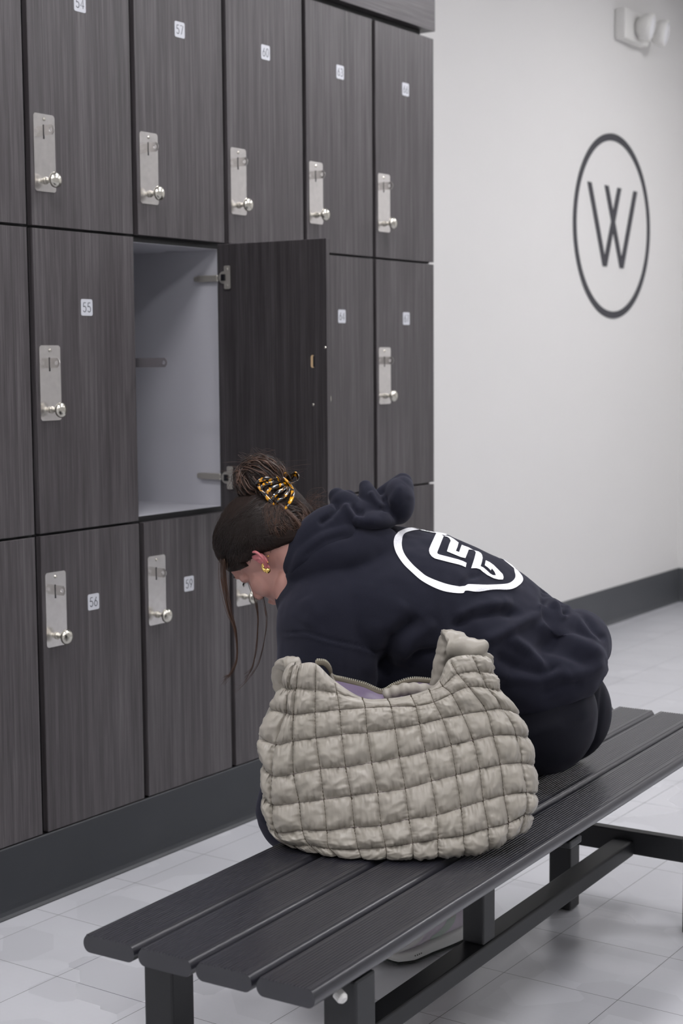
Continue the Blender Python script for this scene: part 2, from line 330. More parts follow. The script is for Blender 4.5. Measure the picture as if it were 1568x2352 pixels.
SPOT = {51: 'cut off by the left edge of the photo', 52: 'cut off by the left edge of the photo', 53: 'cut off by the left edge of the photo',
 54: 'number plate cropped by the top edge', 55: 'left of the open empty locker', 56: 'number plate right of its lock', 57: 'right above the open locker',
 59: 'right below the open locker', 60: 'above the open door hinges', 61: 'behind the open door', 62: 'lock showing behind the face',
 63: 'above the open door edge', 64: 'right of the open door', 65: 'behind the woman', 66: 'last column, under the fascia', 67: 'last column by the white wall', 68: 'last column, behind the black hood'}
for k in range(-1, 5):
    for r in range(3):
        num = PL[k][r]; z0, z1 = ROWS[r]; opened = num == 58
        lab = ('empty wood-grain locker standing open, white inside' if opened else 'closed dark wood-grain locker %d, %s, %s' % (num, ROWN[r], SPOT[num]))
        t = thing('locker', lab, 'locker', (k*W_, 0, 0), 0, 'wood-grain lockers in three rows')
        # carcass, hollow when it stands open
        bm = bmesh.new(); a, b = z0-.004+(.0 if r < 2 else .003), z1+.002
        if r == 0: a, b = z0-.003, z1
        xa, xb = .0006, W_-.0006
        if k == 4: xb = W_-.012
        ya, yb = .019, DW-.002
        if opened:
            box(bm, xa, .010, ya, yb, a, b); box(bm, W_-.020, xb, ya, yb, a, b); box(bm, .010, W_-.020, ya, yb, a, a+.013); box(bm, .010, W_-.020, ya, yb, b-.013, b); box(bm, .010, W_-.020, yb-.01, yb, a+.013, b-.013)
            body = finish('body', bm, M['edge'], t)
            bm = bmesh.new(); e = .0012
            x0_, x1_, y0_, y1_, c0, c1 = .0101, W_-.0201, ya+.001, yb-.0101, a+.0131, b-.0131
            box(bm, x0_, x0_+e, y0_, y1_, c0, c1); box(bm, x1_-e, x1_, y0_, y1_, c0, c1); box(bm, x0_+e, x1_-e, y0_, y1_, c0, c0+e); box(bm, x0_+e, x1_-e, y0_, y1_, c1-e, c1); box(bm, x0_+e, x1_-e, y1_-e, y1_, c0+e, c1-e)
            finish('lining_panel', bm, M['white_in'], t)
        else:
            box(bm, xa, xb, ya, yb, a, b); body = finish('body', bm, M['edge'], t)
        # door; local x runs from the hinge-free left edge
        x0, x1 = .0105, W_-.0095
        if k == 4: x1 = W_-.0108
        bm = bmesh.new(); box(bm, x0, x1, 0, .018, z0+.0005, z1-.0005, .0008, 1)
        d = finish('door', bm, M['lam'], t)
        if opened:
            d.data.materials.append(M['lam_shade'])
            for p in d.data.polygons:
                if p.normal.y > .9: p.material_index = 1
        pz0, pz1 = PLZ[r]; sz = SLOTZ[r]
        bm = bmesh.new(); extrude_poly(bm, rrect(.0215, .0945, pz0, pz1, .008), 1, -.0016, -.0002); finish('lock_plate', bm, M['steel'], d)
        if num in (61, 65, 68): pass
        bm = bmesh.new(); box(bm, .0535, .0580, -.0022, -.0017, sz-.021, sz+.014); finish('slot', bm, M['blackp'], d)
        if not opened:
            bm = bmesh.new(); hasp_mesh(bm, -.002, -.036, sz, x=.0560); finish('hasp', bm, M['steel'], d)
        bm = bmesh.new(); lathe(bm, [(0, .0044), (.0016, .0044), (.003, .0026), (.0031, .0004)], (.058, -.0016, pz1-.0125), (0, -1, 0), 14); finish('screw', bm, M['nickel'], d)
        bm = bmesh.new(); lathe(bm, KNOB, (.058, -.0016, pz0+.027), (0, -1, 0)); finish('knob', bm, M['nickel'], d, True)
        if num != 53 and num != 51 and num != 52 or True:
            bz = BDZ[r]; cx = .1955
            bm = bmesh.new(); extrude_poly(bm, rrect(cx-.021, cx+.021, bz-.0212, bz+.0212, .005), 1, -.0012, -.0001); finish('number_plate', bm, M['sticker'], d)
            me = text_mesh(str(num), .0235); o = bpy.data.objects.new('number', me); COL.objects.link(o); o.parent = d; o.location = (cx, -.0012, bz)
        if opened:
            d.rotation_euler = (0, 0, math.radians(91.7)); piv = Vector((x1, 0.018, 0)); tgt = Vector((W_-.0465+.0, -.003, 0))
            d.rotation_euler = (0, 0, math.radians(91.7)); q = Matrix.Rotation(math.radians(91.7), 3, 'Z')
            d.location = tgt-q@piv
            # the strap that stays on the carcass
            bm = bmesh.new(); hasp_mesh(bm, .03, -.090, 1.3795, .002, .0125); finish('hasp', bm, M['strap'], t)
            bm = bmesh.new(); ov = rrect(x0+.041, x0+.053, 1.362, 1.397, .0058); extrude_poly(bm, ov, 1, .0175, .0186); finish('slot_hole', bm, M['beech'], d)
            bm = bmesh.new(); ov = rrect(x0+.0405, x0+.0455, 1.364, 1.395, .0024); extrude_poly(bm, ov, 1, .0180, .0188); finish('slot_shade', bm, M['blackp'], d)  # thin black strip, painted shade along one side of the slot hole
            for xx, zz in ((x0+.046, 1.2605), (x0+.005, 1.4175)):
                bm = bmesh.new(); lathe(bm, [(0, .004), (.0015, .004), (.0028, .002), (.0029, .0003)], (xx, .018, zz), (0, 1, 0), 14); finish('screw', bm, M['nickel'], d)
            for hz in (1.6195, 1.0475):
                h = bpy.data.objects.new('hinge', None); COL.objects.link(h); h.parent = t
                xi = W_-.0214
                bm = bmesh.new(); box(bm, xi-.012, xi-.001, .012, .085, hz-.009, hz+.009, .0015)
                lathe(bm, [(0, .006), (.002, .006), (.003, .003)], (xi-.0005, .098, hz), (-1, 0, 0), 16)
                box(bm, xi-.003, xi-.0002, .085, .104, hz-.007, hz+.007); box(bm, xi-.011, xi-.007, -.022, .013, hz-.006, hz+.006, .001); finish('hinge_arm', bm, M['hinge'], h)
                bm = bmesh.new(); xd = W_-.0478
                extrude_poly(bm, rrect(-.050, -.029, hz-.033, hz+.033, .004), 0, xd-.0035, xd-.0005)
                lathe(bm, [(0, .0175), (.0022, .0175), (.0023, .015)], (xd-.0004, -.026, hz), (-1, 0, 0), 30)
                for s in (-1, 1): lathe(bm, [(0, .0038), (.0045, .0038), (.0052, .002)], (xd, -.040, hz+s*.023), (-1, 0, 0), 14)
                finish('hinge_plate', bm, M['hinge'], h)
                bm = bmesh.new(); box(bm, xd-.008, xd-.003, -.035, -.020, hz-.009, hz+.009, .0015); finish('hinge_cup', bm, M['blackp'], h)

# ------------------------------------------------------------------ wall emblem and emergency light
t = thing('wall_emblem', 'charcoal circle with a large W on the white wall', 'sign', (4.636, DW, 2.052))
bm = bmesh.new(); n = 96; ra, rb = .4645, .4295
V = [[bm.verts.new((r_*math.cos(2*PI*i/n), y_, r_*math.sin(2*PI*i/n))) for i in range(n)] for r_, y_ in ((ra, -.004), (rb, -.004), (ra, -.0005), (rb, -.0005))]
for i in range(n):
    j = (i+1) % n; bm.faces.new((V[0][i], V[0][j], V[1][j], V[1][i])); bm.faces.new((V[0][i], V[2][i], V[2][j], V[0][j])); bm.faces.new((V[1][i], V[1][j], V[3][j], V[3][i]))
bmesh.ops.recalc_face_normals(bm, faces=bm.faces[:]); finish('ring', bm, M['signink'], t)
bm = bmesh.new()
def bar(bm, x0, z0, x1, z1, w, y0=-.004, y1=-.0005):
    extrude_poly(bm, [(x0-w/2, z0), (x0+w/2, z0), (x1+w/2, z1), (x1-w/2, z1)], 1, y0, y1)
for i, (xa, xb) in enumerate(((-.285, -.098), (-.085, .107), (.070, -.098), (.270, .107))): bar(bm, xa, .2, xb, -.205, .044, -.004-.0002*i)
finish('letter', bm, M['signink'], t)
t = thing('emergency_light', 'white two-head emergency light fixture high on the white wall', 'light fixture', (4.82, DW, 3.07))
bm = bmesh.new(); box(bm, -.19, .11, -.06, -.001, -.085, .065, .008); finish('housing', bm, M['fixture'], t, False)
for hx in (-.05, .135):
    hd = bmesh.new(); ax = Vector((.25, -1, -.2)); c = Vector((hx, -.05, .0))
    lathe(hd, [(0, .02), (.015, .040), (.035, .060), (.065, .068), (.085, .068), (.09, .06)], c, ax, 24); hh = finish('lamp_head', hd, M['fixture'], t, True)
    b2 = bmesh.new(); lathe(b2, [(0, .056), (.004, .05), (.008, .03)], c+ax.normalized()*.091, ax, 24); finish('lens', b2, M['lens'], hh)

# ------------------------------------------------------------------ bench
BH = .485
bench = thing('bench', 'black metal slatted changing-room bench on square legs', 'bench', (-.06, -1.3308, 0), .0395)
xa, xb = -.979, .957
for i in range(4):
    yc = .1768-i*.1109; w = .0512; rr_ = .013; prof = []
    top = []; ng = 15
    for j in range(ng):
        c = -.0425+.085*j/(ng-1); g = .085/(ng-1)/2
        top += [(c-g*.96, BH-.0022), (c-g*.5, BH-.0001), (c+g*.5, BH-.0001), (c+g*.96, BH-.0022)]
    P = [(-w+rr_*(1-math.sin(a)), BH-.0145+.0145*math.cos(a)-.0004) for a in [PI/2*(1-q/7) for q in range(8)]]
    Pr = [(-a, b) for a, b in P[::-1]]
    lo = [(w-rr_*(1-math.cos(a)), BH-.0155-.0135*math.sin(a)) for a in [PI/2*q/6 for q in range(7)]]
    prof = P+top+Pr+lo+[(-a, b) for a, b in lo[::-1]]
    bm = bmesh.new(); extrude_poly(bm, [(yc+a, b) for a, b in prof], 0, xa, xb); s = finish('slat', bm, M['bench'], bench)
    for p in s.data.polygons: p.use_smooth = False
    mm = s.modifiers.new('edge', 'EDGE_SPLIT'); mm.split_angle = .45
    for p in s.data.polygons: p.use_smooth = abs(p.normal.x) < .5
legx = (-.862, .731)
for lx in legx:
    for sy in (1, -1):
        y0 = .145 if sy > 0 else -.204
        bm = bmesh.new(); box(bm, lx, lx+.058, y0, y0+.059, .002, .4555, .004, 2); finish('leg', bm, M['frame'], bench)
    bm = bmesh.new(); box(bm, lx+.001, lx+.057, -.1445, .1445, .415, BH-.030, .003); finish('seat_rail', bm, M['frame'], bench)
    bm = bmesh.new(); box(bm, lx+.004, lx+.034, -.1445, .1445, .174, .231, .003); finish('cross_rail', bm, M['frame'], bench)
bm = bmesh.new(); box(bm, legx[0]+.035, legx[1]+.003, -.0205, .0315, .172, .211, .005, 3); finish('stretcher', bm, M['frame'], bench)
bm = bmesh.new(); box(bm, -.072, -.019, -.018, .030, .2115, .440, .004, 2); finish('support_post', bm, M['frame'], bench)
bm = bmesh.new(); box(bm, -.073, -.018, -.205, .205, .441, BH-.030, .003); finish('seat_rail', bm, M['frame'], bench)
bm = bmesh.new(); lathe(bm, [(0, .009), (.012, .009), (.016, .006), (.016, .001)], (-.885, -.186, .443), (-.3, -1, -.5), 16); o = finish('glide', bm, M['fixture'], bench); o['label'] = 'small white plastic glide'
#PERSON#

# ------------------------------------------------------------------ the woman on the bench
GS = .942
person = thing('person', 'woman in black hoodie and leggings bending forward on the bench, hair clipped up', 'person', (.20, -1.34, BH))
PO = Vector(person.location)
def own(o, par=person):                      # geometry is laid out in world space, then hung under its thing
    o.parent = par; o.matrix_parent_inverse = Matrix.Translation(-Vector((.20, -1.34, BH))); return o
def adopt(o, par): o.parent = par; return o
def camv(r, u, f): return R_*r+U_*u+F_*f
HC = at(622, 1262, 3.42)                     # centre of the head
Kx = camv(-.72, .66, .12).normalized(); Fx = camv(-.60, -.62, .50); Fx = (Fx-Kx*Fx.dot(Kx)).normalized(); Lx = Kx.cross(Fx)
if Lx.dot(F_) > 0: Lx = -Lx                  # her left side, towards the camera
def hp(l, f, k): return HC+(Lx*l+Fx*f+Kx*k)*GS
def hel(bm, l, f, k, rl, rf, rk, sub=4, tilt=0):
    c, s = math.cos(tilt), math.sin(tilt); ellip(bm, hp(l, f, k), (Lx*rl, (Fx*c+Kx*s)*rf, (Kx*c-Fx*s)*rk), sub)
def ballr(bm, p, r, sub=3): ellip(bm, p, (Vector((r, 0, 0)), Vector((0, r, 0)), Vector((0, 0, r))), sub)
# joints
shL, elL, wrL = at(760, 1400, 3.38), at(650, 1872, 3.39), at(815, 2003, 3.50)
shR, elR, wrR = at(800, 1350, 3.68), at(720, 1620, 3.72), at(680, 1880, 3.66)
hipL, hipR = at(1240, 1640, 3.47), at(1275, 1630, 3.66)
knL, knR = at(845, 1690, 3.50), at(930, 1640, 3.76)
anL, anR = Vector((.318, -1.004, .10)), Vector((.13, -.74, .10))
pel = at(1225, 1610, 3.56)
bm = bmesh.new()
hel(bm, 0, -.008, .028, .073, .092, .090); hel(bm, 0, .034, -.040, .058, .060, .074); hel(bm, 0, .060, -.088, .034, .032, .028)
hel(bm, 0, .072, .030, .052, .028, .040)
for s in (-1, 1):
    hel(bm, s*.036, .052, -.040, .028, .030, .034); hel(bm, s*.031, .078, .001, .0165, .014, .012); hel(bm, s*.028, .088, .016, .020, .009, .007)
    hel(bm, s*.040, .020, -.082, .024, .045, .024, 3, -.45); hel(bm, s*.012, .100, -.049, .0085, .011, .0075, 3)
chain(bm, [hp(0, .088, .008), hp(0, .101, -.018), hp(0, .114, -.042)], [.008, .0085, .0095], 4, 14); hel(bm, 0, .112, -.045, .0095, .0095, .009, 3)
hel(bm, 0, .093, -.072, .022, .010, .0055, 3); hel(bm, 0, .090, -.081, .019, .010, .006, 3)
nb = at(745, 1330, 3.50)
chain(bm, [hp(0, -.030, -.010), hp(0, -.040, -.060), hp(0, -.050, -.095), nb], [.056, .054, .052, .052], 6, 24)
chain(bm, [nb, at(900, 1390, 3.52), at(1060, 1450, 3.54), pel], [.055, .085, .09, .11], 6, 24)
for sh, el, wr in ((shL, elL, wrL), (shR, elR, wrR)): chain(bm, [nb, sh, el, wr], [.045, .046, .036, .026], 6, 18)
for hi, kn, an in ((hipL, knL, anL), (hipR, knR, anR)):
    chain(bm, [pel, hi.lerp(kn, .12), kn], [.085, .078, .05], 6, 20); chain(bm, [kn, kn.lerp(an, .35)+Vector((.02, 0, 0)), an], [.052, .050, .034], 6, 18)
    chain(bm, [an, an+Vector((-.05, .012, -.045)), an+Vector((-.15, .035, -.062))], [.034, .032, .022], 5, 14)
for wr, el, s in ((wrL, elL, 1), (wrR, elR, -1)):   # hands: palm, four unequal curled fingers, thumb from the side of the palm
    dn = (wr-el).normalized(); sd = (F_-dn*F_.dot(dn)).normalized(); pn = dn.cross(sd)*s
    if pn.dot(R_) < 0: pn = -pn
    pc = wr+dn*.050; ellip(bm, pc, (dn*.048, sd*.038, pn*.014), 4)
    for q, L in enumerate((.066, .075, .070, .055)):
        b0 = wr+dn*.085+sd*(.027-.018*q); k1 = b0+dn*L*.45+pn*L*.12; k2 = k1+dn*L*.30+pn*L*.22; k3 = k2+dn*L*.14+pn*L*.24
        chain(bm, [wr+dn*.06+sd*(.024-.016*q), b0, k1, k2, k3], [.009, .0088, .0082, .0074, .0066], 4, 10)
    t0 = wr+dn*.028+sd*.022*s*-1; chain(bm, [t0, t0+dn*.025-sd*.022*s, t0+dn*.055-sd*.028*s+pn*.008, t0+dn*.075-sd*.022*s+pn*.014], [.012, .011, .0095, .0078], 4, 12)
body = skin_over('body', bm, M['skin'], None, .0032, 5); own(body); body['label'] = 'bare skin of face, neck and hands'
# ear
bm = bmesh.new()
E0 = (.074, .014, .0)
def ep(f, k, l=0): return hp(.067+l, -.006+f, -.010+k*.8)
helix = catmull([ep(.006, .010, .004), ep(.004, .024, .006), ep(-.008, .030, .012), ep(-.018, .020, .018), ep(-.018, .002, .018), ep(-.010, -.014, .012), ep(-.001, -.024, .007)], 6)
tube(bm, helix, [.0034]*len(helix), 8)
ellip(bm, ep(-.006, .004, .006), (Lx*.005, Fx*.012, Kx*.021), 3); ellip(bm, ep(-.001, -.023, .006), (Lx*.004, Fx*.0062, Kx*.0085), 3)
chain(bm, [ep(.002, .012, .008), ep(-.007, .006, .012), ep(-.006, -.008, .010)], [.003, .003, .0035], 4, 8)
ear = skin_over('ear', bm, M['ear'], None, .0012, 3); own(ear); ear['label'] = 'flushed pink ear'
bm = bmesh.new(); tube(bm, catmull([hp(-.072, .01, .02), hp(-.086, -.004, .02), hp(-.086, -.006, -.01), hp(-.074, .012, -.03)], 5), [.006]*16, 8); o = finish('ear', bm, M['skin'], None, True); own(o)
# earring: thick hoop with a ball, two small studs above
bm = bmesh.new(); P = catmull([at(603, 1295, 3.335), at(603.5, 1303, 3.332), at(607, 1309, 3.33), at(613, 1311, 3.33)], 6)
tube(bm, P, [.0022+.0028*i/(len(P)-1) for i in range(len(P))], 12); ballr(bm, at(614.5, 1310.5, 3.328), .0063, 4)
er = finish('earring', bm, M['gold'], None, True); own(er); er['label'] = 'chunky gold drop hoop earring'
for q, (x, y) in enumerate(((615.5, 1277.5), (615, 1291.5))):
    bm = bmesh.new(); ballr(bm, at(x, y, 3.343), .0021-.0005*q); o = finish('ear_stud', bm, M['gold'], None, True); own(o)
# lashes and brow
bm = bmesh.new()
for s in (-1, 1):
    for q in range(14):
        a = -.011+.022*q/13; b0 = hp(s*(.031+a), .0915-abs(a)*.35, -.004); tube(bm, catmull([b0, b0+Fx*.004-Kx*.002, b0+Fx*.007-Kx*.006], 3), [.0005, .0005, .0004, .0004, .0003, .0002, .0001], 4)
o = finish('eyelashes', bm, M['lash'], None, True); own(o)
bm = bmesh.new()
for s in (-1, 1):
    for q in range(26):
        a = -.014+.03*q/25; b0 = hp(s*(.030+a), .0955-max(a, 0)*.5, .017+random.uniform(-.002, .002)); tube(bm, [b0, b0+Lx*s*.006+Kx*.002], [.0005, .0002], 4)
o = finish('eyebrow', bm, M['lash'], None, True); own(o)
# ---- hair
hair_root = bpy.data.objects.new('hair', None); COL.objects.link(hair_root); own(hair_root); hair_root['label'] = 'dark brown hair gathered up in a messy bun'
def hairpart(o): o.parent = hair_root; return o
bm = bmesh.new(); hel(bm, 0, -.010, .036, .085, .103, .101, 5); hel(bm, 0, .030, .050, .072, .076, .082, 4); hel(bm, 0, -.062, .010, .062, .052, .070, 4); ellip(bm, at(688, 1196, 3.42), (R_*.036, U_*.046, F_*.05), 4)
chain(bm, [at(655, 1215, 3.42), at(668, 1188, 3.42), at(640, 1142, 3.42), at(612, 1108, 3.42)], [.050, .050, .040, .038], 5, 20)
cap = skin_over('scalp_hair', bm, M['hair'], None, .003, 8); me = cap.data
co, no = arr(me); rel = (co-np.array(HC))/GS; fl = rel@np.array(Lx); ff = rel@np.array(Fx); fk = rel@np.array(Kx)
line = np.interp(ff, [-.12, -.09, -.014, .082, .105], [-.060, -.038, .011, .038, .041]) - .012*np.clip(np.abs(fl)/.08, 0, 1)*(ff > .03)
ins = np.clip((line-fk)/.010, 0, 1); core = np.array(HC+Fx*.01); put(me, co+(core-co)*(ins*.22)[:, None])
co, no = arr(me)
# combed ridges running from the hairline back to the twist
ang = np.arctan2(fk-.02, ff+.02); h = np.array([noise.noise(Vector((a*14, l*60, 0))) for a, l in zip(ang, fl)]); put(me, co+no*(h*.0012)[:, None]); hairpart(cap)
tree = BVHTree.FromPolygons([Vector(c) for c in arr(me)[0]], [p.vertices[:] for p in me.polygons])
bunC = at(598, 1104, 3.42); twist = at(664, 1178, 3.42)
bm = bmesh.new(); ellip(bm, bunC, (R_*.044, U_*.040, F_*.046), 4); ellip(bm, at(625, 1085, 3.43), (R_*.026, U_*.026, F_*.034), 3); ellip(bm, at(572, 1112, 3.42), (R_*.030, U_*.032, F_*.034), 3); ellip(bm, at(608, 1130, 3.42), (R_*.04, U_*.028, F_*.04), 3)
bun = skin_over('bun', bm, M['hair'], None, .003, 3); roughen(bun.data, .007, 38, 3); hairpart(bun)
bm = bmesh.new()
for q in range(270):                          # curled locks wrapping the bun
    th = random.uniform(0, 2*PI); ph = random.uniform(-1.1, 1.1); sp = random.choice((-1, 1))*random.uniform(.8, 2.0); P = []
    ax = (F_*math.cos(ph)+U_*math.sin(ph)*.7+R_*math.sin(ph*1.7)*.5).normalized(); u = ax.cross(U_).normalized(); v = ax.cross(u); rr_ = random.uniform(.038, .055); off = random.uniform(-.026, .026)
    for i in range(7):
        a = th+sp*i/6; P.append(bunC+(ax*off+(u*math.cos(a)+v*math.sin(a))*(rr_+random.uniform(-.004, .004)))*GS)
    pts = catmull(P, 4); m = len(pts); r0 = random.uniform(.0007, .0027); tube(bm, pts, [r0*(.25+.75*math.sin(PI*i/(m-1)))+.0002 for i in range(m)], 6)
hairpart(finish('curled_locks', bm, M['hair2'], None, True))
bm = bmesh.new()
for q in range(520):
    th = random.uniform(0, 2*PI); ph = random.uniform(-1.2, 1.2); sp = random.choice((-1, 1))*random.uniform(.5, 1.6); P = []
    ax = (F_*math.cos(ph)+U_*math.sin(ph)*.7+R_*math.sin(ph*1.7)*.5).normalized(); u = ax.cross(U_).normalized(); v = ax.cross(u); rr_ = random.uniform(.044, .059); off = random.uniform(-.026, .026)
    for i in range(6):
        a = th+sp*i/5; P.append(bunC+(ax*off+(u*math.cos(a)+v*math.sin(a))*(rr_+random.uniform(-.003, .003)))*GS)
    pts = catmull(P, 3); r0 = random.uniform(.00025, .0006); tube(bm, pts, [r0]*(len(pts)-1)+[.0001], 4)
hairpart(finish('bun_strands', bm, M['hair3'], None, True))['kind'] = 'stuff'
def proj_strand(P, lift):
    out = []
    for p in P:
        loc, nr, _, d = tree.find_nearest(p); out.append(loc+nr*lift if loc else p)
    return out
bm = bmesh.new(); rnd = random.Random(11)
for q in range(900):                         # fine hairs combed back over the scalp into the twist
    s = rnd.random(); side = rnd.choice((1, 1, 1, -1)); f0 = .104-.16*s; k0 = float(np.interp(f0, [-.11, -.05, .03, .105], [-.072, -.026, .022, .047]))+rnd.uniform(.002, .07)*(1 if rnd.random() < .6 else 0)
    l0 = side*(.083*math.sqrt(max(.02, 1-((f0+.01)/.115)**2))*rnd.uniform(.45, 1)); a = hp(l0, f0, k0); b = twist+camv(rnd.gauss(0, .020), rnd.gauss(.0, .024), rnd.gauss(-.045*side, .012))
    mid = a.lerp(b, .5)+Kx*.03+Lx*side*.03; P = proj_strand([a, a.lerp(mid, .5)+Lx*side*.01, mid, mid.lerp(b, .5), b], rnd.uniform(.0002, .0016)); pts = catmull(P, 4); r0 = rnd.uniform(.00022, .0005)
    tube(bm, pts, [r0]*(len(pts)-1)+[.0001], 4)
hairpart(finish('combed_strands', bm, M['hair3'], None, True))['kind'] = 'stuff'
bm = bmesh.new()
for q in range(520):                         # hair twisted up along the back of the head
    ox = rnd.gauss(0, 23); P = []
    for i in range(6):
        t = i/5; P.append(at(706-96*t+ox*.6+rnd.gauss(0, 2), 1225-118*t+ox*.75+rnd.gauss(0, 2)-14*math.sin(PI*t), 3.34))
    pts = catmull(proj_strand(P, rnd.uniform(.0003, .004)), 3); r0 = rnd.uniform(.00025, .0007); tube(bm, pts, [r0]*(len(pts)-1)+[.0001], 4)
for q in range(420):                         # swirl of the gathered twist under the clip
    a0 = rnd.uniform(0, 2*PI); rr_ = rnd.uniform(.018, .056); c = at(672+rnd.gauss(0, 6), 1190+rnd.gauss(0, 6), 3.42); P = []
    for i in range(5):
        a = a0+i*.32; P.append(c+camv(math.cos(a)*rr_*1.0, math.sin(a)*rr_*1.05, -.055))
    pts = catmull(proj_strand(P, rnd.uniform(.0003, .0035)), 3); r0 = rnd.uniform(.0002, .0006); tube(bm, pts, [r0]*(len(pts)-1)+[.0001], 4)
for q in range(110):                         # fly-aways round the bun, the twist and the nape
    w = rnd.random(); c = bunC if w < .5 else at(684, 1186, 3.42); an = rnd.uniform(-.3, PI+.2) if w < .5 else rnd.uniform(-.1, 1.1); r1 = .044 if w < .5 else .034
    d0 = camv(math.cos(an), math.sin(an), rnd.uniform(-.5, .5)); a = c+d0*r1*.9; P = [a, a+d0*.008+camv(rnd.gauss(0, .005), .004, 0), a+d0*.018+camv(rnd.gauss(0, .012), rnd.gauss(0, .008), 0), a+d0*.022+camv(rnd.gauss(.006, .02), rnd.gauss(-.008, .012), 0)]
    pts = catmull(P, 3); tube(bm, pts, [.00022]*(len(pts)-1)+[.0001], 4)
o = finish('fine_strands', bm, M['hair2'], None, True); hairpart(o); o['kind'] = 'stuff'
for name_, paths in (('loose_lock', [([(512, 1285), (512, 1330), (524, 1400), (540, 1450), (544, 1510), (530, 1545), (512, 1568)], 34, 7, .0)]),
                     ('loose_lock', [([(556, 1290), (574, 1340), (588, 1385), (592, 1430), (588, 1490), (578, 1535), (562, 1566)], 16, 3.0, .07)]),
                     ('loose_lock', [([(590, 1300), (606, 1390), (612, 1430), (604, 1485), (590, 1530), (560, 1572), (536, 1590)], 4, 3, .05)])):
    bm = bmesh.new()
    for base, cnt, spread, dd in paths:
        for q in range(cnt):
            ox = rnd.gauss(0, 1); P = []
            for i, (x, y) in enumerate(base):
                w = spread*(.7+.5*math.sin(i*1.1+.5))*(1-.35*i/6); P.append(at(x+ox*w*.7+rnd.gauss(0, .8), y+rnd.gauss(0, 2)+(rnd.uniform(-25, 6) if i == 6 else 0), 3.40+dd+rnd.gauss(0, .004)))
            pts = catmull(P, 5); m = len(pts); r0 = rnd.uniform(.0004, .0009); tube(bm, pts, [r0*(1-.8*i/(m-1)) for i in range(m)], 4)
    hairpart(finish(name_, bm, M['hair2'], None, True))
# claw clip
clip = bpy.data.objects.new('claw_clip', None); COL.objects.link(clip); clip.parent = person; clip.matrix_parent_inverse = Matrix.Translation(-PO); clip['label'] = 'tortoiseshell claw clip'
def clippart(o): o.parent = clip; return o
clip.matrix_parent_inverse = Matrix.Translation(-PO)
tines = [[(648, 1100), (628, 1099), (604, 1101), (591, 1108), (592, 1118)], [(650, 1104), (630, 1108), (606, 1114), (600, 1124), (603, 1135)], [(656, 1110), (640, 1116), (620, 1124), (612, 1136), (617, 1146)],
         [(660, 1114), (650, 1124), (634, 1134), (626, 1146), (632, 1158)], [(664, 1116), (660, 1130), (650, 1142), (636, 1152), (638, 1163)], [(669, 1120), (672, 1132), (668, 1148), (656, 1166), (643, 1170)]]
dc = [(3.40, 3.375, 3.355, 3.35, 3.36)]*6
for tn in tines:
    bm = bmesh.new(); P = catmull([at(x, y, d) for (x, y), d in zip(tn, dc[0])], 6); m = len(P)
    tube(bm, P, [.0050-.0022*abs(i/(m-1)-.4) for i in range(m)], 10, (.55, 1.0, F_)); clippart(finish('tine', bm, M['tort'], None, True))
bm = bmesh.new()
P = catmull([at(641, 1093, 3.41), at(650, 1098, 3.40), at(662, 1108, 3.40), at(669, 1118, 3.41)], 6); tube(bm, P, [.0062]*len(P), 10, (1, .5, F_)); clippart(finish('clip_hinge', bm, M['tort'], None, True)); bm = bmesh.new()
P = catmull([at(591, 1112, 3.36), at(600, 1126, 3.352), at(612, 1142, 3.35), at(626, 1156, 3.352), at(641, 1169, 3.36)], 6); tube(bm, P, [.0040]*len(P), 10); clippart(finish('clip_spine', bm, M['tort'], None, True))
for lobe in ([(655, 1104), (650, 1095), (653, 1090), (660, 1094), (664, 1105)], [(664, 1112), (674, 1108), (682, 1104), (684, 1096), (680, 1089), (672, 1091), (666, 1098)]):
    bm = bmesh.new(); P = catmull([at(x, y, 3.41+.012*i/5) for i, (x, y) in enumerate(lobe)], 6); tube(bm, P, [.0052]*len(P), 12, (1.5, .4, F_)); clippart(finish('clip_handle', bm, M['tort'], None, True))
# ---- leggings
bm = bmesh.new()
ellip(bm, at(1245, 1643, 3.47), (R_*.124, U_*.133, F_*.12), 4); ellip(bm, at(1282, 1632, 3.68), (R_*.126, U_*.128, F_*.115), 4); ellip(bm, at(1240, 1590, 3.58), (R_*.12, U_*.11, F_*.18), 4)
for hi, kn, an in ((hipL, knL, anL), (hipR, knR, anR)):
    chain(bm, [hi, hi.lerp(kn, .5)-Vector((0, 0, .0)), kn], [.108, .090, .066], 8, 28); chain(bm, [kn, kn.lerp(an, .38)+Vector((.022, 0, 0)), an+Vector((0, 0, .02))], [.064, .060, .041], 8, 24)
lg = skin_over('leggings', bm, M['legging'], None, .0045, 8)
sculpt(lg.data, [([(1385, 1560), (1378, 1640), (1366, 1700), (1330, 1755)], -.004, 5), ([(1300, 1660), (1180, 1700)], .003, 14), ([(1330, 1590), (1345, 1660)], .003, 16)])
co, no = arr(lg.data); on = (co[:, 1] < -1.10) & (co[:, 2] < BH+.004) & (co[:, 2] > .36) & (co[:, 0] > .0); co[on, 2] = BH+.0015; put(lg.data, co); own(lg)
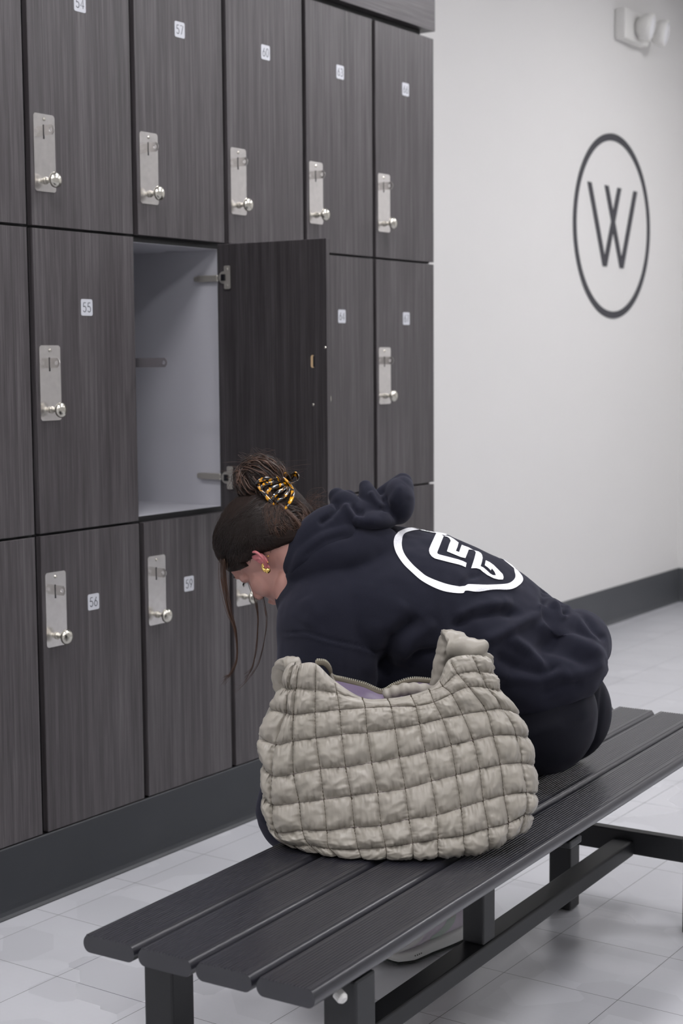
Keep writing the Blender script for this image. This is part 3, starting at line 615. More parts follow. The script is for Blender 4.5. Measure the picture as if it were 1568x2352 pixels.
# ---- hoodie
def sect(px, py, d, tang, b, a, phi=25):
    t = (R_*tang[0]-U_*tang[1]).normalized(); up = t.cross(F_).normalized(); up = up if up.dot(U_) > 0 else -up; ph = math.radians(phi)
    return (at(px, py, d), (F_*math.cos(ph)+up*math.sin(ph))*a*GS, (up*math.cos(ph)-F_*math.sin(ph))*b*GS)
bm = bmesh.new()
loft(bm, [sect(668, 1335, 3.47, (1, .1), .03, .05), sect(690, 1335, 3.47, (1, .1), .075, .12), sect(730, 1342, 3.47, (1, .12), .105, .175), sect(790, 1353, 3.47, (1, .15), .122, .205), sect(870, 1364, 3.475, (1, .2), .140, .218), sect(985, 1388, 3.49, (1, .3), .150, .215),
          sect(1095, 1430, 3.51, (1, .5), .136, .212), sect(1180, 1480, 3.535, (.85, .6), .126, .212), sect(1240, 1530, 3.55, (.75, .75), .128, .214), sect(1275, 1575, 3.56, (.6, .85), .122, .215), sect(1293, 1606, 3.565, (.5, .86), .110, .208), sect(1296, 1612, 3.565, (.5, .86), .09, .18)], 48)
chain(bm, [at(778, 1375, 3.41), at(760, 1430, 3.375), at(754, 1530, 3.355), at(735, 1640, 3.345), at(690, 1780, 3.36), at(648, 1880, 3.385), at(735, 1960, 3.45), at(805, 1998, 3.492)], [.108, .115, .110, .095, .074, .056, .048, .040], 8, 32)
chain(bm, [at(674, 1325, 3.385), at(704, 1300, 3.365), at(748, 1284, 3.37), at(800, 1274, 3.385), at(865, 1272, 3.42)], [.030, .045, .058, .062, .062], 6, 24)
ellip(bm, at(742, 1368, 3.41), (R_*.103, U_*.085, F_*.09), 4); ellip(bm, at(940, 1520, 3.46), (R_*.20, U_*.12, F_*.12), 4)
chain(bm, [at(790, 1340, 3.62), at(760, 1440, 3.68), at(720, 1620, 3.72), at(685, 1860, 3.67)], [.10, .10, .085, .05], 8, 28)
ellip(bm, at(1010, 1480, 3.40), (R_*.20-U_*.05, U_*.10, F_*.10), 4); ellip(bm, at(1200, 1560, 3.44), (R_*.13-U_*.04, U_*.095, F_*.11), 4)
ellip(bm, at(1258, 1556, 3.465), (R_*.125+U_*.060, U_*.080-R_*.035, F_*.135), 4); ellip(bm, at(1262, 1440, 3.56), (R_*.085-U_*.055, U_*.055+R_*.03, F_*.15), 4)
ellip(bm, at(1325, 1478, 3.57), (R_*.075, U_*.080, F_*.16), 4)
hd = skin_over('hoodie', bm, M['hoodie'], None, .0048, 9); me = hd.data
roughen(me, .005, 9, 5)
folds = [([(966, 1415), (935, 1440), (903, 1468), (888, 1510), (879, 1560)], -.014, 17), ([(1000, 1425), (950, 1470), (925, 1520)], .006, 16), ([(860, 1420), (850, 1500), (862, 1560)], .004, 22),
 ([(1095, 1480), (1160, 1450), (1231, 1415), (1252, 1378)], .009, 13), ([(1032, 1446), (1085, 1415), (1152, 1404), (1200, 1410)], -.009, 12), ([(1040, 1420), (1100, 1395), (1180, 1385)], .006, 14), ([(930, 1520), (965, 1503), (1010, 1496), (1060, 1470)], -.009, 11),
 ([(1246, 1335), (1250, 1365), (1246, 1396)], -.010, 8), ([(1270, 1345), (1280, 1370), (1270, 1400)], .007, 12), ([(1268, 1360), (1290, 1385), (1300, 1418)], -.009, 8), ([(1300, 1425), (1285, 1400), (1312, 1392)], .005, 10),
 ([(1215, 1430), (1280, 1458), (1340, 1485), (1392, 1508)], .009, 15), ([(1225, 1480), (1300, 1500), (1370, 1530)], -.006, 14), ([(1165, 1462), (1205, 1490), (1236, 1525), (1262, 1545)], .009, 12), ([(1130, 1500), (1180, 1530), (1240, 1548), (1290, 1530)], -.007, 13), ([(1130, 1540), (1170, 1556), (1240, 1558), (1310, 1540)], .006, 14),
 ([(1340, 1415), (1362, 1450), (1395, 1470)], -.006, 9), ([(1310, 1410), (1340, 1440), (1372, 1480)], .005, 12), ([(1290, 1560), (1340, 1545), (1390, 1520)], .005, 14), ([(1240, 1600), (1290, 1575), (1340, 1570)], -.004, 12),
 ([(1050, 1352), (1080, 1325), (1110, 1318)], -.004, 8), ([(1063, 1368), (1100, 1350), (1200, 1352)], .003, 9),
 ([(648, 1320), (690, 1262), (740, 1238), (830, 1222)], -.005, 10), ([(640, 1455), (700, 1452), (760, 1470), (830, 1485), (880, 1505), (900, 1520)], -.0022, 3.0), ([(640, 1462), (700, 1459), (760, 1477), (830, 1492), (878, 1512)], .0015, 4),
 ([(930, 1380), (900, 1430), (905, 1470)], .003, 18), ([(700, 1370), (720, 1410), (700, 1440)], .003, 20)]
folds = [(p_, a_*1.45, w_) for p_, a_, w_ in folds]
sculpt(me, folds, 3.6*GS); own(hd)
# hood lying bunched on the upper back
bm = bmesh.new()
chain(bm, [at(668, 1318, 3.37), at(676, 1285, 3.365), at(705, 1238, 3.365), at(748, 1206, 3.38), at(800, 1190, 3.40), at(855, 1180, 3.43), at(905, 1165, 3.46)], [.016, .028, .036, .040, .040, .034, .036], 8, 24)
chain(bm, [at(905, 1165, 3.48), at(880, 1175, 3.54), at(820, 1185, 3.60), at(760, 1205, 3.62), at(710, 1250, 3.60), at(685, 1290, 3.56)], [.036, .036, .036, .036, .034, .022], 8, 24)
ellip(bm, at(915, 1151, 3.47), (R_*.037, U_*.053, F_*.075), 4); ellip(bm, at(924, 1124, 3.48), (R_*.026, U_*.032, F_*.055), 4)
chain(bm, [at(774, 1140, 3.42), at(790, 1160, 3.41), at(806, 1190, 3.42)], [.020, .036, .034], 6, 20); chain(bm, [at(800, 1143, 3.44), at(778, 1145, 3.46)], [.018, .018], 5, 16)
chain(bm, [at(839, 1117, 3.45), at(848, 1145, 3.43), at(858, 1180, 3.43)], [.015, .025, .034], 6, 18); chain(bm, [at(872, 1135, 3.46), at(900, 1120, 3.47), at(925, 1108, 3.48)], [.014, .018, .022], 6, 18)
chain(bm, [at(674, 1308, 3.35), at(700, 1276, 3.343), at(738, 1250, 3.352), at(790, 1232, 3.37)], [.013, .026, .032, .03], 6, 20); ellip(bm, at(760, 1225, 3.46), (R_*.07, U_*.035, F_*.11), 4); ellip(bm, at(840, 1195, 3.46), (R_*.07, U_*.03, F_*.11), 4)
ho = skin_over('hood', bm, M['hoodie'], None, .0032, 6)
sculpt(ho.data, [([(766, 1150), (775, 1163), (760, 1185), (730, 1205)], -.010, 8), ([(790, 1155), (800, 1175), (812, 1192), (830, 1196)], .007, 9), ([(806, 1158), (822, 1180), (840, 1178)], -.006, 7), ([(848, 1128), (860, 1150), (876, 1166)], .006, 7), ([(880, 1140), (890, 1160), (880, 1180)], -.007, 7),
 ([(925, 1112), (900, 1150), (876, 1190)], .005, 9), ([(945, 1140), (925, 1170), (895, 1192)], -.003, 12), ([(700, 1262), (760, 1222), (820, 1205), (900, 1198)], .003, 12), ([(690, 1285), (740, 1245), (800, 1225)], -.004, 9)])
adopt(ho, hd)
def onhood(o): o.parent = hd; return o
# the print: strips and outlines laid on the cloth of the back
co, no = arr(hd.data); htree = BVHTree.FromPolygons([Vector(c) for c in co], [p.vertices[:] for p in hd.data.polygons])
def on_cloth(px, py, lift=.0016):
    d = (F_+R_*((px-784)/FPX)-U_*((py-1176)/FPX)).normalized(); loc, nr, _, _ = htree.ray_cast(CAM, d)
    k = 0
    while loc is None and k < 60:
        k += 1; px += (1045-px)*.012; py += (1310-py)*.03; d = (F_+R_*((px-784)/FPX)-U_*((py-1176)/FPX)).normalized(); loc, nr, _, _ = htree.ray_cast(CAM, d)
    return loc+nr*lift
C3 = lambda p: (800+p[0]*.4145, 1050+p[1]*.4145); C9 = lambda p: (960+p[0]*.16582, 1200+p[1]*.16582)
ringo = [(545, 440), (470, 402), (400, 391), (330, 395), (280, 415), (255, 440), (248, 480), (262, 530), (300, 590), (350, 640), (410, 690), (500, 735), (570, 752), (632, 755), (650, 742), (720, 746), (800, 735), (890, 734), (935, 717), (962, 690), (962, 665), (940, 635), (925, 622)]
ringi = [(530, 434), (465, 409), (400, 405), (350, 411), (312, 425), (297, 450), (293, 490), (310, 540), (350, 592), (400, 638), (440, 666), (520, 698), (590, 715), (640, 718), (665, 707), (720, 709), (780, 710), (860, 706), (895, 697), (918, 675), (922, 655), (918, 640), (914, 618)]
def refine(P, n=5):
    return [(v.x, v.y) for v in catmull([Vector((a, b, 0)) for a, b in P], n)]
bm = bmesh.new(); ro, ri = refine(ringo), refine(ringi); rows_ = []
for a, b in zip(ro, ri): rows_.append([bm.verts.new(on_cloth(*C3((a[0]+(b[0]-a[0])*s/5, a[1]+(b[1]-a[1])*s/5)))) for s in range(6)])
e0, e1 = rows_[0], rows_[-1]; p0, p1 = e0[2].co.copy(), e1[2].co.copy(); axd = (p1-p0).normalized(); out = (F_-axd*F_.dot(axd)).normalized(); far = []
for i in range(1, 24):                       # the part of the ring that runs over to the far side of the back
    a = PI*i/24; c = p0.lerp(p1, .5-.5*math.cos(a))+out*.13*math.sin(a); r_ = []
    for s in range(6):
        q = c+out*(.013*(2.5-s)/2.5)*math.sin(a)+axd*(-.013*(2.5-s)/2.5)*math.cos(a); loc, nr, _, _ = htree.find_nearest(q+Vector((0, 0, .03))); r_.append(bm.verts.new(loc+nr*.0016))
    far.append(r_)
allr = rows_[::-1]+far if False else rows_
for A, B in zip(allr, allr[1:]):
    for s in range(5): bm.faces.new((A[s], A[s+1], B[s+1], B[s]))
for A, B in zip([e0]+far, far+[e1]):
    for s in range(5): bm.faces.new((A[s], A[s+1], B[s+1], B[s]))
bmesh.ops.recalc_face_normals(bm, faces=bm.faces[:]); onhood(finish('printed_ring', bm, M['print'], None, True))['label'] = 'white printed ring'
G1 = [(255, 143), (305, 165), (352, 200), (330, 250), (295, 340), (262, 420), (262, 432), (270, 445), (300, 457), (450, 494), (550, 520), (620, 545), (665, 568), (652, 628), (600, 605), (560, 592), (400, 552), (230, 508), (185, 478), (158, 440), (148, 400), (152, 372), (180, 305), (215, 230)]
G2 = [(352, 200), (400, 208), (430, 230), (445, 262), (420, 330), (395, 410), (480, 445), (585, 488), (650, 502), (672, 445), (695, 385), (740, 386), (775, 398), (793, 425), (775, 500), (728, 642), (800, 640), (850, 655), (890, 690), (950, 735), (1040, 780), (1110, 798), (1168, 797), (1176, 765), (1165, 725), (1110, 668), (1040, 598), (985, 558), (930, 533), (915, 600), (960, 632), (1000, 672), (1015, 645), (1050, 690), (1070, 738), (1030, 737), (990, 715), (945, 672), (900, 633), (858, 612), (878, 550), (888, 500), (880, 460), (865, 435), (830, 412), (760, 392), (690, 352), (640, 335), (598, 318), (580, 365), (562, 420), (517, 402), (540, 345), (555, 288), (490, 238), (440, 208), (400, 195)]
for G in (G1, G2):
    bm = bmesh.new(); vs = [bm.verts.new((a, b, 0)) for a, b in G]
    for t3 in tessellate_polygon([[Vector((a, b, 0)) for a, b in G]]): bm.faces.new([vs[i] for i in t3])
    for _ in range(5):
        ed = [e for e in bm.edges if e.calc_length() > 26]
        if not ed: break
        bmesh.ops.subdivide_edges(bm, edges=ed, cuts=1); bmesh.ops.triangulate(bm, faces=bm.faces[:])
    for v in bm.verts: v.co = on_cloth(*C9((v.co.x, v.co.y)), .0018)
    bmesh.ops.recalc_face_normals(bm, faces=bm.faces[:]); onhood(finish('printed_monogram', bm, M['print'], None, True))['label'] = 'white printed letter shapes'
# ---- shoes
GS = 1.0
def shoe(ankle, head, side):
    root = bpy.data.objects.new('sneaker', None); COL.objects.link(root); root.parent = person; root.location = Vector((ankle.x, ankle.y, .0))-PO; root.rotation_euler = (0, 0, head)
    L0, L1 = -.055, .225; n = 26
    def width(t): return float(np.interp(t, [0, .08, .25, .5, .72, .88, .96, 1], [.020, .032, .036, .038, .047, .044, .032, .008]))
    def cx(t): return side*float(np.interp(t, [0, .4, .7, 1], [0, 0, .004, .012]))
    def sole(name, z0f, z1f, k0, k1, mat):
        b2 = bmesh.new(); st = []
        for i in range(n+1):
            t = i/n; w = width(t); x = L0+(L1-L0)*t; za, zb = z0f(t), z1f(t); ring = []
            for q in range(28):
                a = 2*PI*q/28; c, s = math.cos(a), math.sin(a); e = .45; yy = math.copysign(abs(c)**e, c)*w*(k0 if s < 0 else k1); zz = za+(zb-za)*(.5+.5*math.copysign(abs(s)**e, s)); ring.append(b2.verts.new((x, cx(t)+yy, zz)))
            st.append(ring)
        for A, B in zip(st, st[1:]):
            for q in range(28): b2.faces.new((A[q], A[(q+1) % 28], B[(q+1) % 28], B[q]))
        b2.faces.new(st[0][::-1]); b2.faces.new(st[-1]); bmesh.ops.recalc_face_normals(b2, faces=b2.faces[:]); return finish(name, b2, mat, root, True)
    rise = lambda t: float(np.interp(t, [0, .1, .75, .9, 1], [.010, .002, .002, .008, .024]))
    sole('outsole', rise, lambda t: rise(t)+.006, .94, .98, M['outsole'])
    sole('midsole', lambda t: rise(t)+.005, lambda t: float(np.interp(t, [0, .15, .5, .75, .92, 1], [.046, .042, .036, .033, .036, .038])), 1.03, 1.0, M['midsole'])
    b2 = bmesh.new(); st = []
    for i in range(n+1):
        t = i/n; w = width(t)*.93; x = L0+.006+(L1-L0-.012)*t; zt_ = float(np.interp(t, [0, .05, .22, .36, .5, .7, .86, .95, 1], [.085, .098, .098, .100, .092, .070, .056, .048, .040])); wt = float(np.interp(t, [0, .3, .5, .8, 1], [.55, .55, .45, .55, .6])); ring = []
        for q in range(28):
            a = 2*PI*q/28; c, s = math.cos(a), math.sin(a); z = .03+(zt_-.03)*(.5+.5*s); ww = w*(1-(1-wt)*max(0, s)**1.3); ring.append(b2.verts.new((x, cx(t)+math.copysign(abs(c)**.7, c)*ww, z)))
        st.append(ring)
    for A, B in zip(st, st[1:]):
        for q in range(28): b2.faces.new((A[q], A[(q+1) % 28], B[(q+1) % 28], B[q]))
    b2.faces.new(st[0][::-1]); b2.faces.new(st[-1]); bmesh.ops.recalc_face_normals(b2, faces=b2.faces[:]); up = finish('upper', b2, M['shoe'], root, True)
    tr = BVHTree.FromPolygons([v.co.copy() for v in up.data.vertices], [p.vertices[:] for p in up.data.polygons])
    for nm, pts, wd, mat in (('side_panel', [(.085, .036), (.06, .045), (.03, .062), (.005, .085)], .011, M['shoe_g']), ('side_overlay', [(.13, .040), (.10, .050), (.07, .068), (.055, .085)], .006, M['shoe']), ('toe_overlay', [(.20, .038), (.17, .045), (.135, .054), (.11, .066)], .005, M['midsole'])):
        for sd in (-1, 1):
            b2 = bmesh.new(); P = catmull([Vector((x, sd*.08, z)) for x, z in pts], 8); A = []
            for i, p in enumerate(P):
                tg = (P[min(i+1, len(P)-1)]-P[max(i-1, 0)]).normalized(); nn = Vector((-tg.z, 0, tg.x)); r_ = []
                for s in range(7):
                    q = p+nn*wd*(s-3)/3; loc, nr, _, _ = tr.ray_cast(q, Vector((0, -sd, 0)));
                    if loc is None: loc, nr, _, _ = tr.find_nearest(q)
                    r_.append(b2.verts.new(loc+nr*.0012))
                A.append(r_)
            for a, b in zip(A, A[1:]):
                for s in range(6): b2.faces.new((a[s], a[s+1], b[s+1], b[s]))
            bmesh.ops.recalc_face_normals(b2, faces=b2.faces[:]); finish(nm, b2, mat, root, True)
    for q in range(5):
        b2 = bmesh.new(); x = .055+.017*q; z = float(np.interp((x-L0)/(L1-L0), [.36, .5, .7, .86], [.100, .092, .070, .056]))
        tube(b2, catmull([Vector((x-.004, -.022, z-.008)), Vector((x, -.008, z+.003)), Vector((x, .008, z+.003)), Vector((x-.004, .022, z-.008))], 5), [.0024]*16, 8); finish('lace', b2, M['midsole'], root, True)
    b2 = bmesh.new(); tube(b2, [Vector((-.028+.0*math.cos(a), 0, .1))+Vector((.034*math.cos(a), .024*math.sin(a), 0)) for a in [2*PI*q/24 for q in range(25)]], [.007]*25, 8); finish('collar', b2, M['shoe'], root, True)
    for q in range(4):
        for sd in (-1, 1):
            t = .66+.025*q; b2 = bmesh.new(); lathe(b2, [(0, .0016), (.0008, .0016), (.001, .0003)], (L0+(L1-L0)*t, cx(t)+sd*width(t)*1.0, .0215), (0, sd, 0), 10); finish('sole_dot', b2, M['outsole'], root)
hdL = math.atan2(.071, -.28)
shoe(anL, hdL+.02, -1); shoe(anR, hdL-.15, 1)

# ------------------------------------------------------------------ the quilted handbag
GS = .942
bag = thing('handbag', 'taupe quilted puffer shoulder bag, unzipped, standing on the black bench', 'bag', (-.42, -1.33, BH))
BO = Vector(bag.location)
def inbag(o): o.parent = bag; o.matrix_parent_inverse = Matrix.Translation(-BO); return o
# seam crossings of the front, left to right, each from the opening down to the base
T_ = [[(235, 240), (175, 370), (110, 480), (62, 620), (80, 740), (88, 880), (100, 985), (160, 1110), (330, 1195)],
 [(240, 268), (215, 385), (200, 500), (150, 655), (130, 808), (130, 950), (152, 1085), (232, 1150), (370, 1212)],
 [(268, 262), (250, 385), (237, 510), (235, 640), (238, 800), (266, 940), (282, 1075), (320, 1150), (425, 1222)],
 [(348, 262), (347, 390), (345, 500), (350, 625), (370, 775), (388, 925), (402, 1075), (415, 1165), (490, 1228)],
 [(440, 345), (452, 408), (465, 487), (475, 608), (495, 765), (521, 905), (537, 1060), (556, 1168), (570, 1232)],
 [(575, 428), (577, 436), (590, 480), (600, 598), (622, 745), (650, 890), (668, 1050), (690, 1158), (690, 1233)],
 [(698, 432), (700, 440), (715, 472), (735, 578), (757, 720), (785, 872), (803, 1020), (822, 1140), (825, 1229)],
 [(812, 415), (814, 424), (835, 470), (855, 558), (882, 692), (912, 835), (938, 1000), (945, 1118), (950, 1223)],
 [(898, 385), (905, 398), (925, 450), (965, 530), (1008, 660), (1032, 805), (1056, 965), (1070, 1100), (1080, 1209)],
 [(950, 340), (968, 372), (1010, 410), (1063, 510), (1115, 635), (1147, 775), (1165, 930), (1190, 1065), (1200, 1182)],
 [(1000, 240), (1042, 310), (1095, 375), (1180, 490), (1215, 612), (1250, 755), (1268, 905), (1290, 1040), (1280, 1138)],
 [(1110, 215), (1150, 300), (1190, 380), (1260, 480), (1330, 610), (1355, 745), (1380, 890), (1372, 1000), (1325, 1105)],
 [(1190, 225), (1230, 310), (1265, 400), (1350, 520), (1392, 625), (1420, 760), (1428, 900), (1412, 1000), (1368, 1090)]]
G = np.array(T_, float); NC, NR = G.shape[0]-1, G.shape[1]-1; G[:, :, 0] = 560+G[:, :, 0]*.472; G[:, :, 1] = 1400+G[:, :, 1]*.472
def cr1(A, t):                               # Catmull-Rom along the first axis at fractional index t
    n = len(A); i = min(int(t), n-2); u = t-i; p0 = A[max(i-1, 0)] if i > 0 else 2*A[0]-A[1]; p3 = A[i+2] if i+2 < n else 2*A[-1]-A[-2]; p1, p2 = A[i], A[i+1]
    return .5*((2*p1)+(p2-p0)*u+(2*p0-5*p1+4*p2-p3)*u*u+(3*p1-p0-3*p2+p3)*u**3)
SUB = 26
us = np.linspace(0, NC, NC*SUB+1); vs_ = np.linspace(0, NR, NR*SUB+1)
rowsU = np.array([cr1(G, u) for u in us])                       # (nu, NR+1, 2)
PX = np.array([[cr1(rowsU[i], v) for v in vs_] for i in range(len(us))])   # (nu, nv, 2)
UU, VV = np.meshgrid(us/NC, vs_/NR, indexing='ij')
nu0 = len(us)
edge = np.clip(1-np.abs(2*UU-1)**2.6, 0, 1)**.5; low = np.clip(1-np.clip((VV-.45)/.55, 0, 1)**3.2, 0, 1)**.5
thick = .018+.062*edge*low*(.45+.55*np.clip(VV*2.2, 0, 1))
mid = 3.095+.030*(1-VV)+.02*(UU-.5)**2; wv = np.clip((VV-.35)/.65, 0, 1)**1.6; mid = mid*(1-wv)+wv*(2.992+.10*np.abs(2*UU-1)**2+.012*(2*UU-1)*-1)
def cell(u): f = u-np.floor(u); return np.clip(1-np.abs(2*f-1)**2.2, 0, 1)
def puffs(sd, back=False):
    u = us[:, None]+np.zeros((1, len(vs_))); v = vs_[None, :]+np.zeros((len(us), 1)); A = cell(u)**.45*cell(v)**.45
    H = A*.0165; fu, fv = u-np.floor(u), v-np.floor(v); du, dv = np.minimum(fu, 1-fu), np.minimum(fv, 1-fv)
    cu = (np.minimum(np.floor(u), NC-1)); cv = np.minimum(np.floor(v), NR-1)
    out = np.zeros_like(H)
    for i in range(H.shape[0]):
        for j in range(H.shape[1]):
            x, y = u[i, j], v[i, j]; s = cu[i, j]*7.3+cv[i, j]*3.1+sd
            g1 = noise.noise(Vector((x*7.0+s, y*1.1, sd)))*math.exp(-dv[i, j]*5.0); g2 = noise.noise(Vector((x*1.2, y*6.0+s, sd+9)))*math.exp(-du[i, j]*7.0); g3 = noise.noise(Vector((x*1.7+y*1.1, y*1.5-x*.6, s)))
            r1 = max(0, 1-abs(noise.noise(Vector((x*4.5+s, y*.9, sd+2))))*3.2)**2*math.exp(-dv[i, j]*6.5); r2 = max(0, 1-abs(noise.noise(Vector((x*.9, y*4.5+s, sd+6))))*3.2)**2*math.exp(-du[i, j]*9)
            g4 = abs(noise.noise(Vector((x*2.6+y*1.9+s, y*2.4-x*1.4, sd+4))))
            out[i, j] = g1*.0075+g2*.0045+g3*.0045-g4*.0040*A[i, j]-r1*.0095-r2*.0050
    return H+out*(A**.35)
def sheet(sign, sd):
    H = puffs(sd)*CELLH; D_ = mid-sign*(thick+H*np.clip(edge*2, .55, 1)); return D_
CH_ = np.array([[math.dist(cr1(rowsU[i], min(int(v), NR-1)), cr1(rowsU[i], min(int(v), NR-1)+1)) for v in vs_] for i in range(nu0)])
CELLH = np.clip(CH_/48, .12, 1)
DF = sheet(1, 1.0); DB = sheet(-1, 5.0)
# puffs at the rim also push the outline out
PXc = PX.copy(); cx0, cy0 = 915.0, 1780.0; Hs = puffs(2.0)*CELLH; rimw = np.clip(1-edge, 0, 1)**1.2
rx, ry = PX[:, :, 0]-cx0, PX[:, :, 1]-cy0; rl = np.hypot(rx, ry)+1e-6; rm = np.maximum(rimw, np.clip((VV-.86)/.14, 0, 1)*.8); PXc[:, :, 0] += rx/rl*(Hs-.007)*1750*rm; PXc[:, :, 1] += ry/rl*(Hs-.007)*1500*rm
bm = bmesh.new(); nu, nv = len(us), len(vs_)
def vert(i, j, D_): 
    p = at(PXc[i, j, 0], PXc[i, j, 1], D_[i, j]); p.z = max(p.z, BH+.003); return bm.verts.new(p)
VF = [[vert(i, j, DF) for j in range(nv)] for i in range(nu)]
# the base of the back panel comes down to the slats as well
VB = [[None]*nv for _ in range(nu)]
for i in range(nu):
    for j in range(nv):
        p = at(PX[i, j, 0]*.985+cx0*.015, PX[i, j, 1], DB[i, j]); t = max(0, (VV[i, j]-.55)/.45); zf = VF[i][nv-1].co.z
        p.z -= .035*max(0, 1-VV[i, j]*4); p.z = max(BH+.003, p.z*(1-t)+t*(VF[i][j].co.z+.004)); VB[i][j] = bm.verts.new(p)
for V in (VF, VB):
    for i in range(nu-1):
        for j in range(nv-1): bm.faces.new((V[i][j], V[i+1][j], V[i+1][j+1], V[i][j+1]))
for j in range(nv-1):
    bm.faces.new((VF[0][j], VF[0][j+1], VB[0][j+1], VB[0][j])); bm.faces.new((VF[-1][j+1], VF[-1][j], VB[-1][j], VB[-1][j+1]))
for i in range(nu-1): bm.faces.new((VF[i+1][-1], VF[i][-1], VB[i][-1], VB[i+1][-1]))
bmesh.ops.recalc_face_normals(bm, faces=bm.faces[:])
front_top = [VF[i][0].co.copy() for i in range(nu)]; back_top = [VB[i][0].co.copy() for i in range(nu)]
FRONT = [[VF[i][j].co.copy() for j in range(nv)] for i in range(nu)]
inbag(finish('quilted_body', bm, M['nylon'], None, True))
# stitching lines in the bottom of the quilting
bm = bmesh.new()
def stitch(P, r=.0012):
    for a in range(0, len(P)-1): pass
    tube(bm, [p+R_*.0006*math.sin(i*1.7) for i, p in enumerate(P)], [r*(1+.5*math.sin(i*2.1)) for i in range(len(P))], 5)
for c in range(1, NC):
    stitch([FRONT[c*SUB][j]-F_*.0002 for j in range(6, nv)])
inbag(finish('seam_stitching', bm, M['thread'], None, True))
bm = bmesh.new()
for r_ in range(2, NR):
    stitch([FRONT[i][r_*SUB]-F_*.0001 for i in range(6, nu-6)], .00065)
inbag(finish('quilting_thread', bm, M['thread2'], None, True))
# lining and the open zip
bm = bmesh.new()
iA, iB = 3*SUB, 9*SUB
backrim = catmull([at(724, 1517, 3.13), at(745, 1519, 3.14), at(758, 1534, 3.16), at(763, 1552, 3.19), at(790, 1559, 3.21), at(835, 1570, 3.215), at(876, 1586, 3.20), at(905, 1572, 3.215), at(945, 1559, 3.215), at(996, 1562, 3.20)], 6)
fr = [front_top[int(iA+(iB-iA)*k/(len(backrim)-1))] for k in range(len(backrim))]
rws = []
for a, b in list(zip(fr, backrim))[17:]:
    lo1 = a.lerp(b, .30)-Vector((0, 0, .10)); lo2 = a.lerp(b, .75)-Vector((0, 0, .10)); rws.append([bm.verts.new(q) for q in [a-Vector((0, 0, .004))+F_*.006, a.lerp(lo1, .5)+F_*.012, lo1, lo2, b-Vector((0, 0, .05))-F_*.016, b-Vector((0, 0, .007))-F_*.005]])
for A, B in zip(rws, rws[1:]):
    for k in range(5): bm.faces.new((A[k], A[k+1], B[k+1], B[k]))
bmesh.ops.recalc_face_normals(bm, faces=bm.faces[:]); lin = finish('lining', bm, M['lining'], None, True); s = lin.modifiers.new('s', 'SOLIDIFY'); s.thickness = .002; inbag(lin)
# back wall of the bag rising to the zip
bm = bmesh.new(); rws = []
for k, b in list(enumerate(backrim))[10:]:
    lowp = back_top[int(iA+(iB-iA)*k/(len(backrim)-1))]-Vector((0, 0, .03)); rws.append([bm.verts.new(q) for q in [b+F_*.006, b.lerp(lowp, .35)+F_*.016, lowp.lerp(b, .3)+F_*.014, lowp+F_*.006]])
for A, B in zip(rws, rws[1:]):
    for k in range(3): bm.faces.new((A[k], A[k+1], B[k+1], B[k]))
bmesh.ops.recalc_face_normals(bm, faces=bm.faces[:]); bw = finish('back_panel', bm, M['nylon'], None, True); s = bw.modifiers.new('s', 'SOLIDIFY'); s.thickness = .004; inbag(bw)
bm = bmesh.new(); P = catmull([at(884, 1600, 3.14), at(905, 1590, 3.135), at(935, 1583, 3.13), at(965, 1584, 3.13), at(1000, 1590, 3.14)], 7); tube(bm, P, [.011+.0035*abs(math.sin(i*.62)) for i in range(len(P))], 14); inbag(finish('rim_fold', bm, M['nylon'], None, True))
bm = bmesh.new(); tube(bm, [p-Vector((0, 0, .004)) for p in backrim], [.0045]*len(backrim), 8, (1.3, .35, Vector((0, 0, 1)))); inbag(finish('zip_tape', bm, M['tape'], None, True))
def resample(P, step):
    out = [P[0]]; acc = 0
    for a, b in zip(P, P[1:]):
        L = (b-a).length; t = step-acc
        while t <= L: out.append(a.lerp(b, t/L)); t += step
        acc = (acc+L) % step if L+acc >= step else acc+L
    return out
bm = bmesh.new(); Z = resample(backrim, .0042)
for i in range(1, len(Z)-1):
    tg = (Z[i+1]-Z[i-1]).normalized(); up = (U_-tg*U_.dot(tg)).normalized(); sd = tg.cross(up); b2 = bmesh.new(); bmesh.ops.create_cube(b2, size=1)
    for v in b2.verts: q = v.co.copy(); v.co = Z[i]+tg*q.x*.0022+up*(q.y*.0040+.0018)+sd*q.z*.003
    join(bm, b2)
inbag(finish('zip_teeth', bm, M['zip'], None))
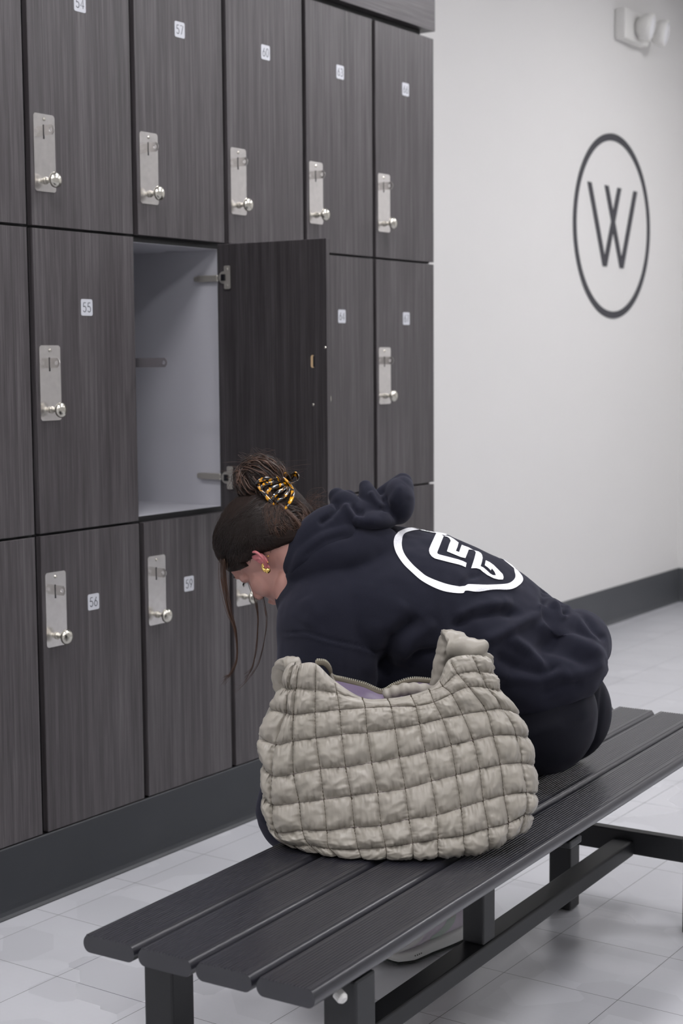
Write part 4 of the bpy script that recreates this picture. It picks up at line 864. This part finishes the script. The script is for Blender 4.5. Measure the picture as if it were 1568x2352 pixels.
# shoulder strap: up from the right shoulder of the bag, folded over and down behind, across to the left
def quilt_strap(name, P, hw, th, hint, n=14, cellsz=.038, sd=0):
    pts = catmull([p for p in P], n); m = len(pts); bm = bmesh.new(); rings = []; prev = None; L = 0; S = 28
    for i, p in enumerate(pts):
        t = (pts[min(i+1, m-1)]-pts[max(i-1, 0)]).normalized(); L += (pts[i]-pts[i-1]).length if i else 0
        a = hint[min(int(i/n), len(hint)-1)].lerp(hint[min(int(i/n)+1, len(hint)-1)], (i/n) % 1); a = (a-t*a.dot(t)).normalized(); b = t.cross(a); w = hw[min(int(i/n), len(hw)-1)]*(1-(i/n) % 1)+hw[min(int(i/n)+1, len(hw)-1)]*((i/n) % 1)
        fr_ = (L/cellsz) % 1; pl = (1-abs(2*fr_-1)**2.2)**.5*.25+.78; ring = []
        for k in range(S):
            an = 2*PI*k/S; c, s = math.cos(an), math.sin(an); lobes = .80+.30*abs(math.sin(an*1.5+.6)) if abs(c) < .92 else 1; nz = noise.noise(Vector((L*70+sd, c*2.2, s*2.2)))*.24
            ring.append(bm.verts.new(p+(a*c*w*(pl*.35+.65+nz)+b*s*th*(pl+nz)*lobes)*GS))
        rings.append(ring)
    for A, B in zip(rings, rings[1:]):
        for k in range(S): bm.faces.new((A[k], A[(k+1) % S], B[(k+1) % S], B[k]))
    bm.faces.new(rings[0][::-1]); bm.faces.new(rings[-1]); bmesh.ops.recalc_face_normals(bm, faces=bm.faces[:]); return inbag(finish(name, bm, M['nylon'], None, True))
SP = [at(1104, 1590, 3.15), at(1088, 1535, 3.13), at(1071, 1493, 3.118), at(1052, 1468, 3.135), at(1030, 1474, 3.165), at(1016, 1510, 3.175), at(1010, 1560, 3.18), at(1000, 1640, 3.19), at(930, 1700, 3.20), at(800, 1705, 3.20), at(700, 1660, 3.19), at(662, 1590, 3.18), at(650, 1540, 3.165), at(668, 1522, 3.135), at(680, 1545, 3.12)]
hint = [R_, R_, (R_-U_*.25).normalized(), (R_-U_*.5+F_*.3).normalized(), (R_*.8-F_*.9).normalized(), (R_*.6-F_*.9).normalized(), R_, R_, U_, U_, (R_+U_).normalized(), R_, R_, R_, R_]
quilt_strap('shoulder_strap', SP, [.034, .040, .041, .038, .022, .018, .018, .03, .03, .03, .03, .026, .022, .018, .02], .014, hint)
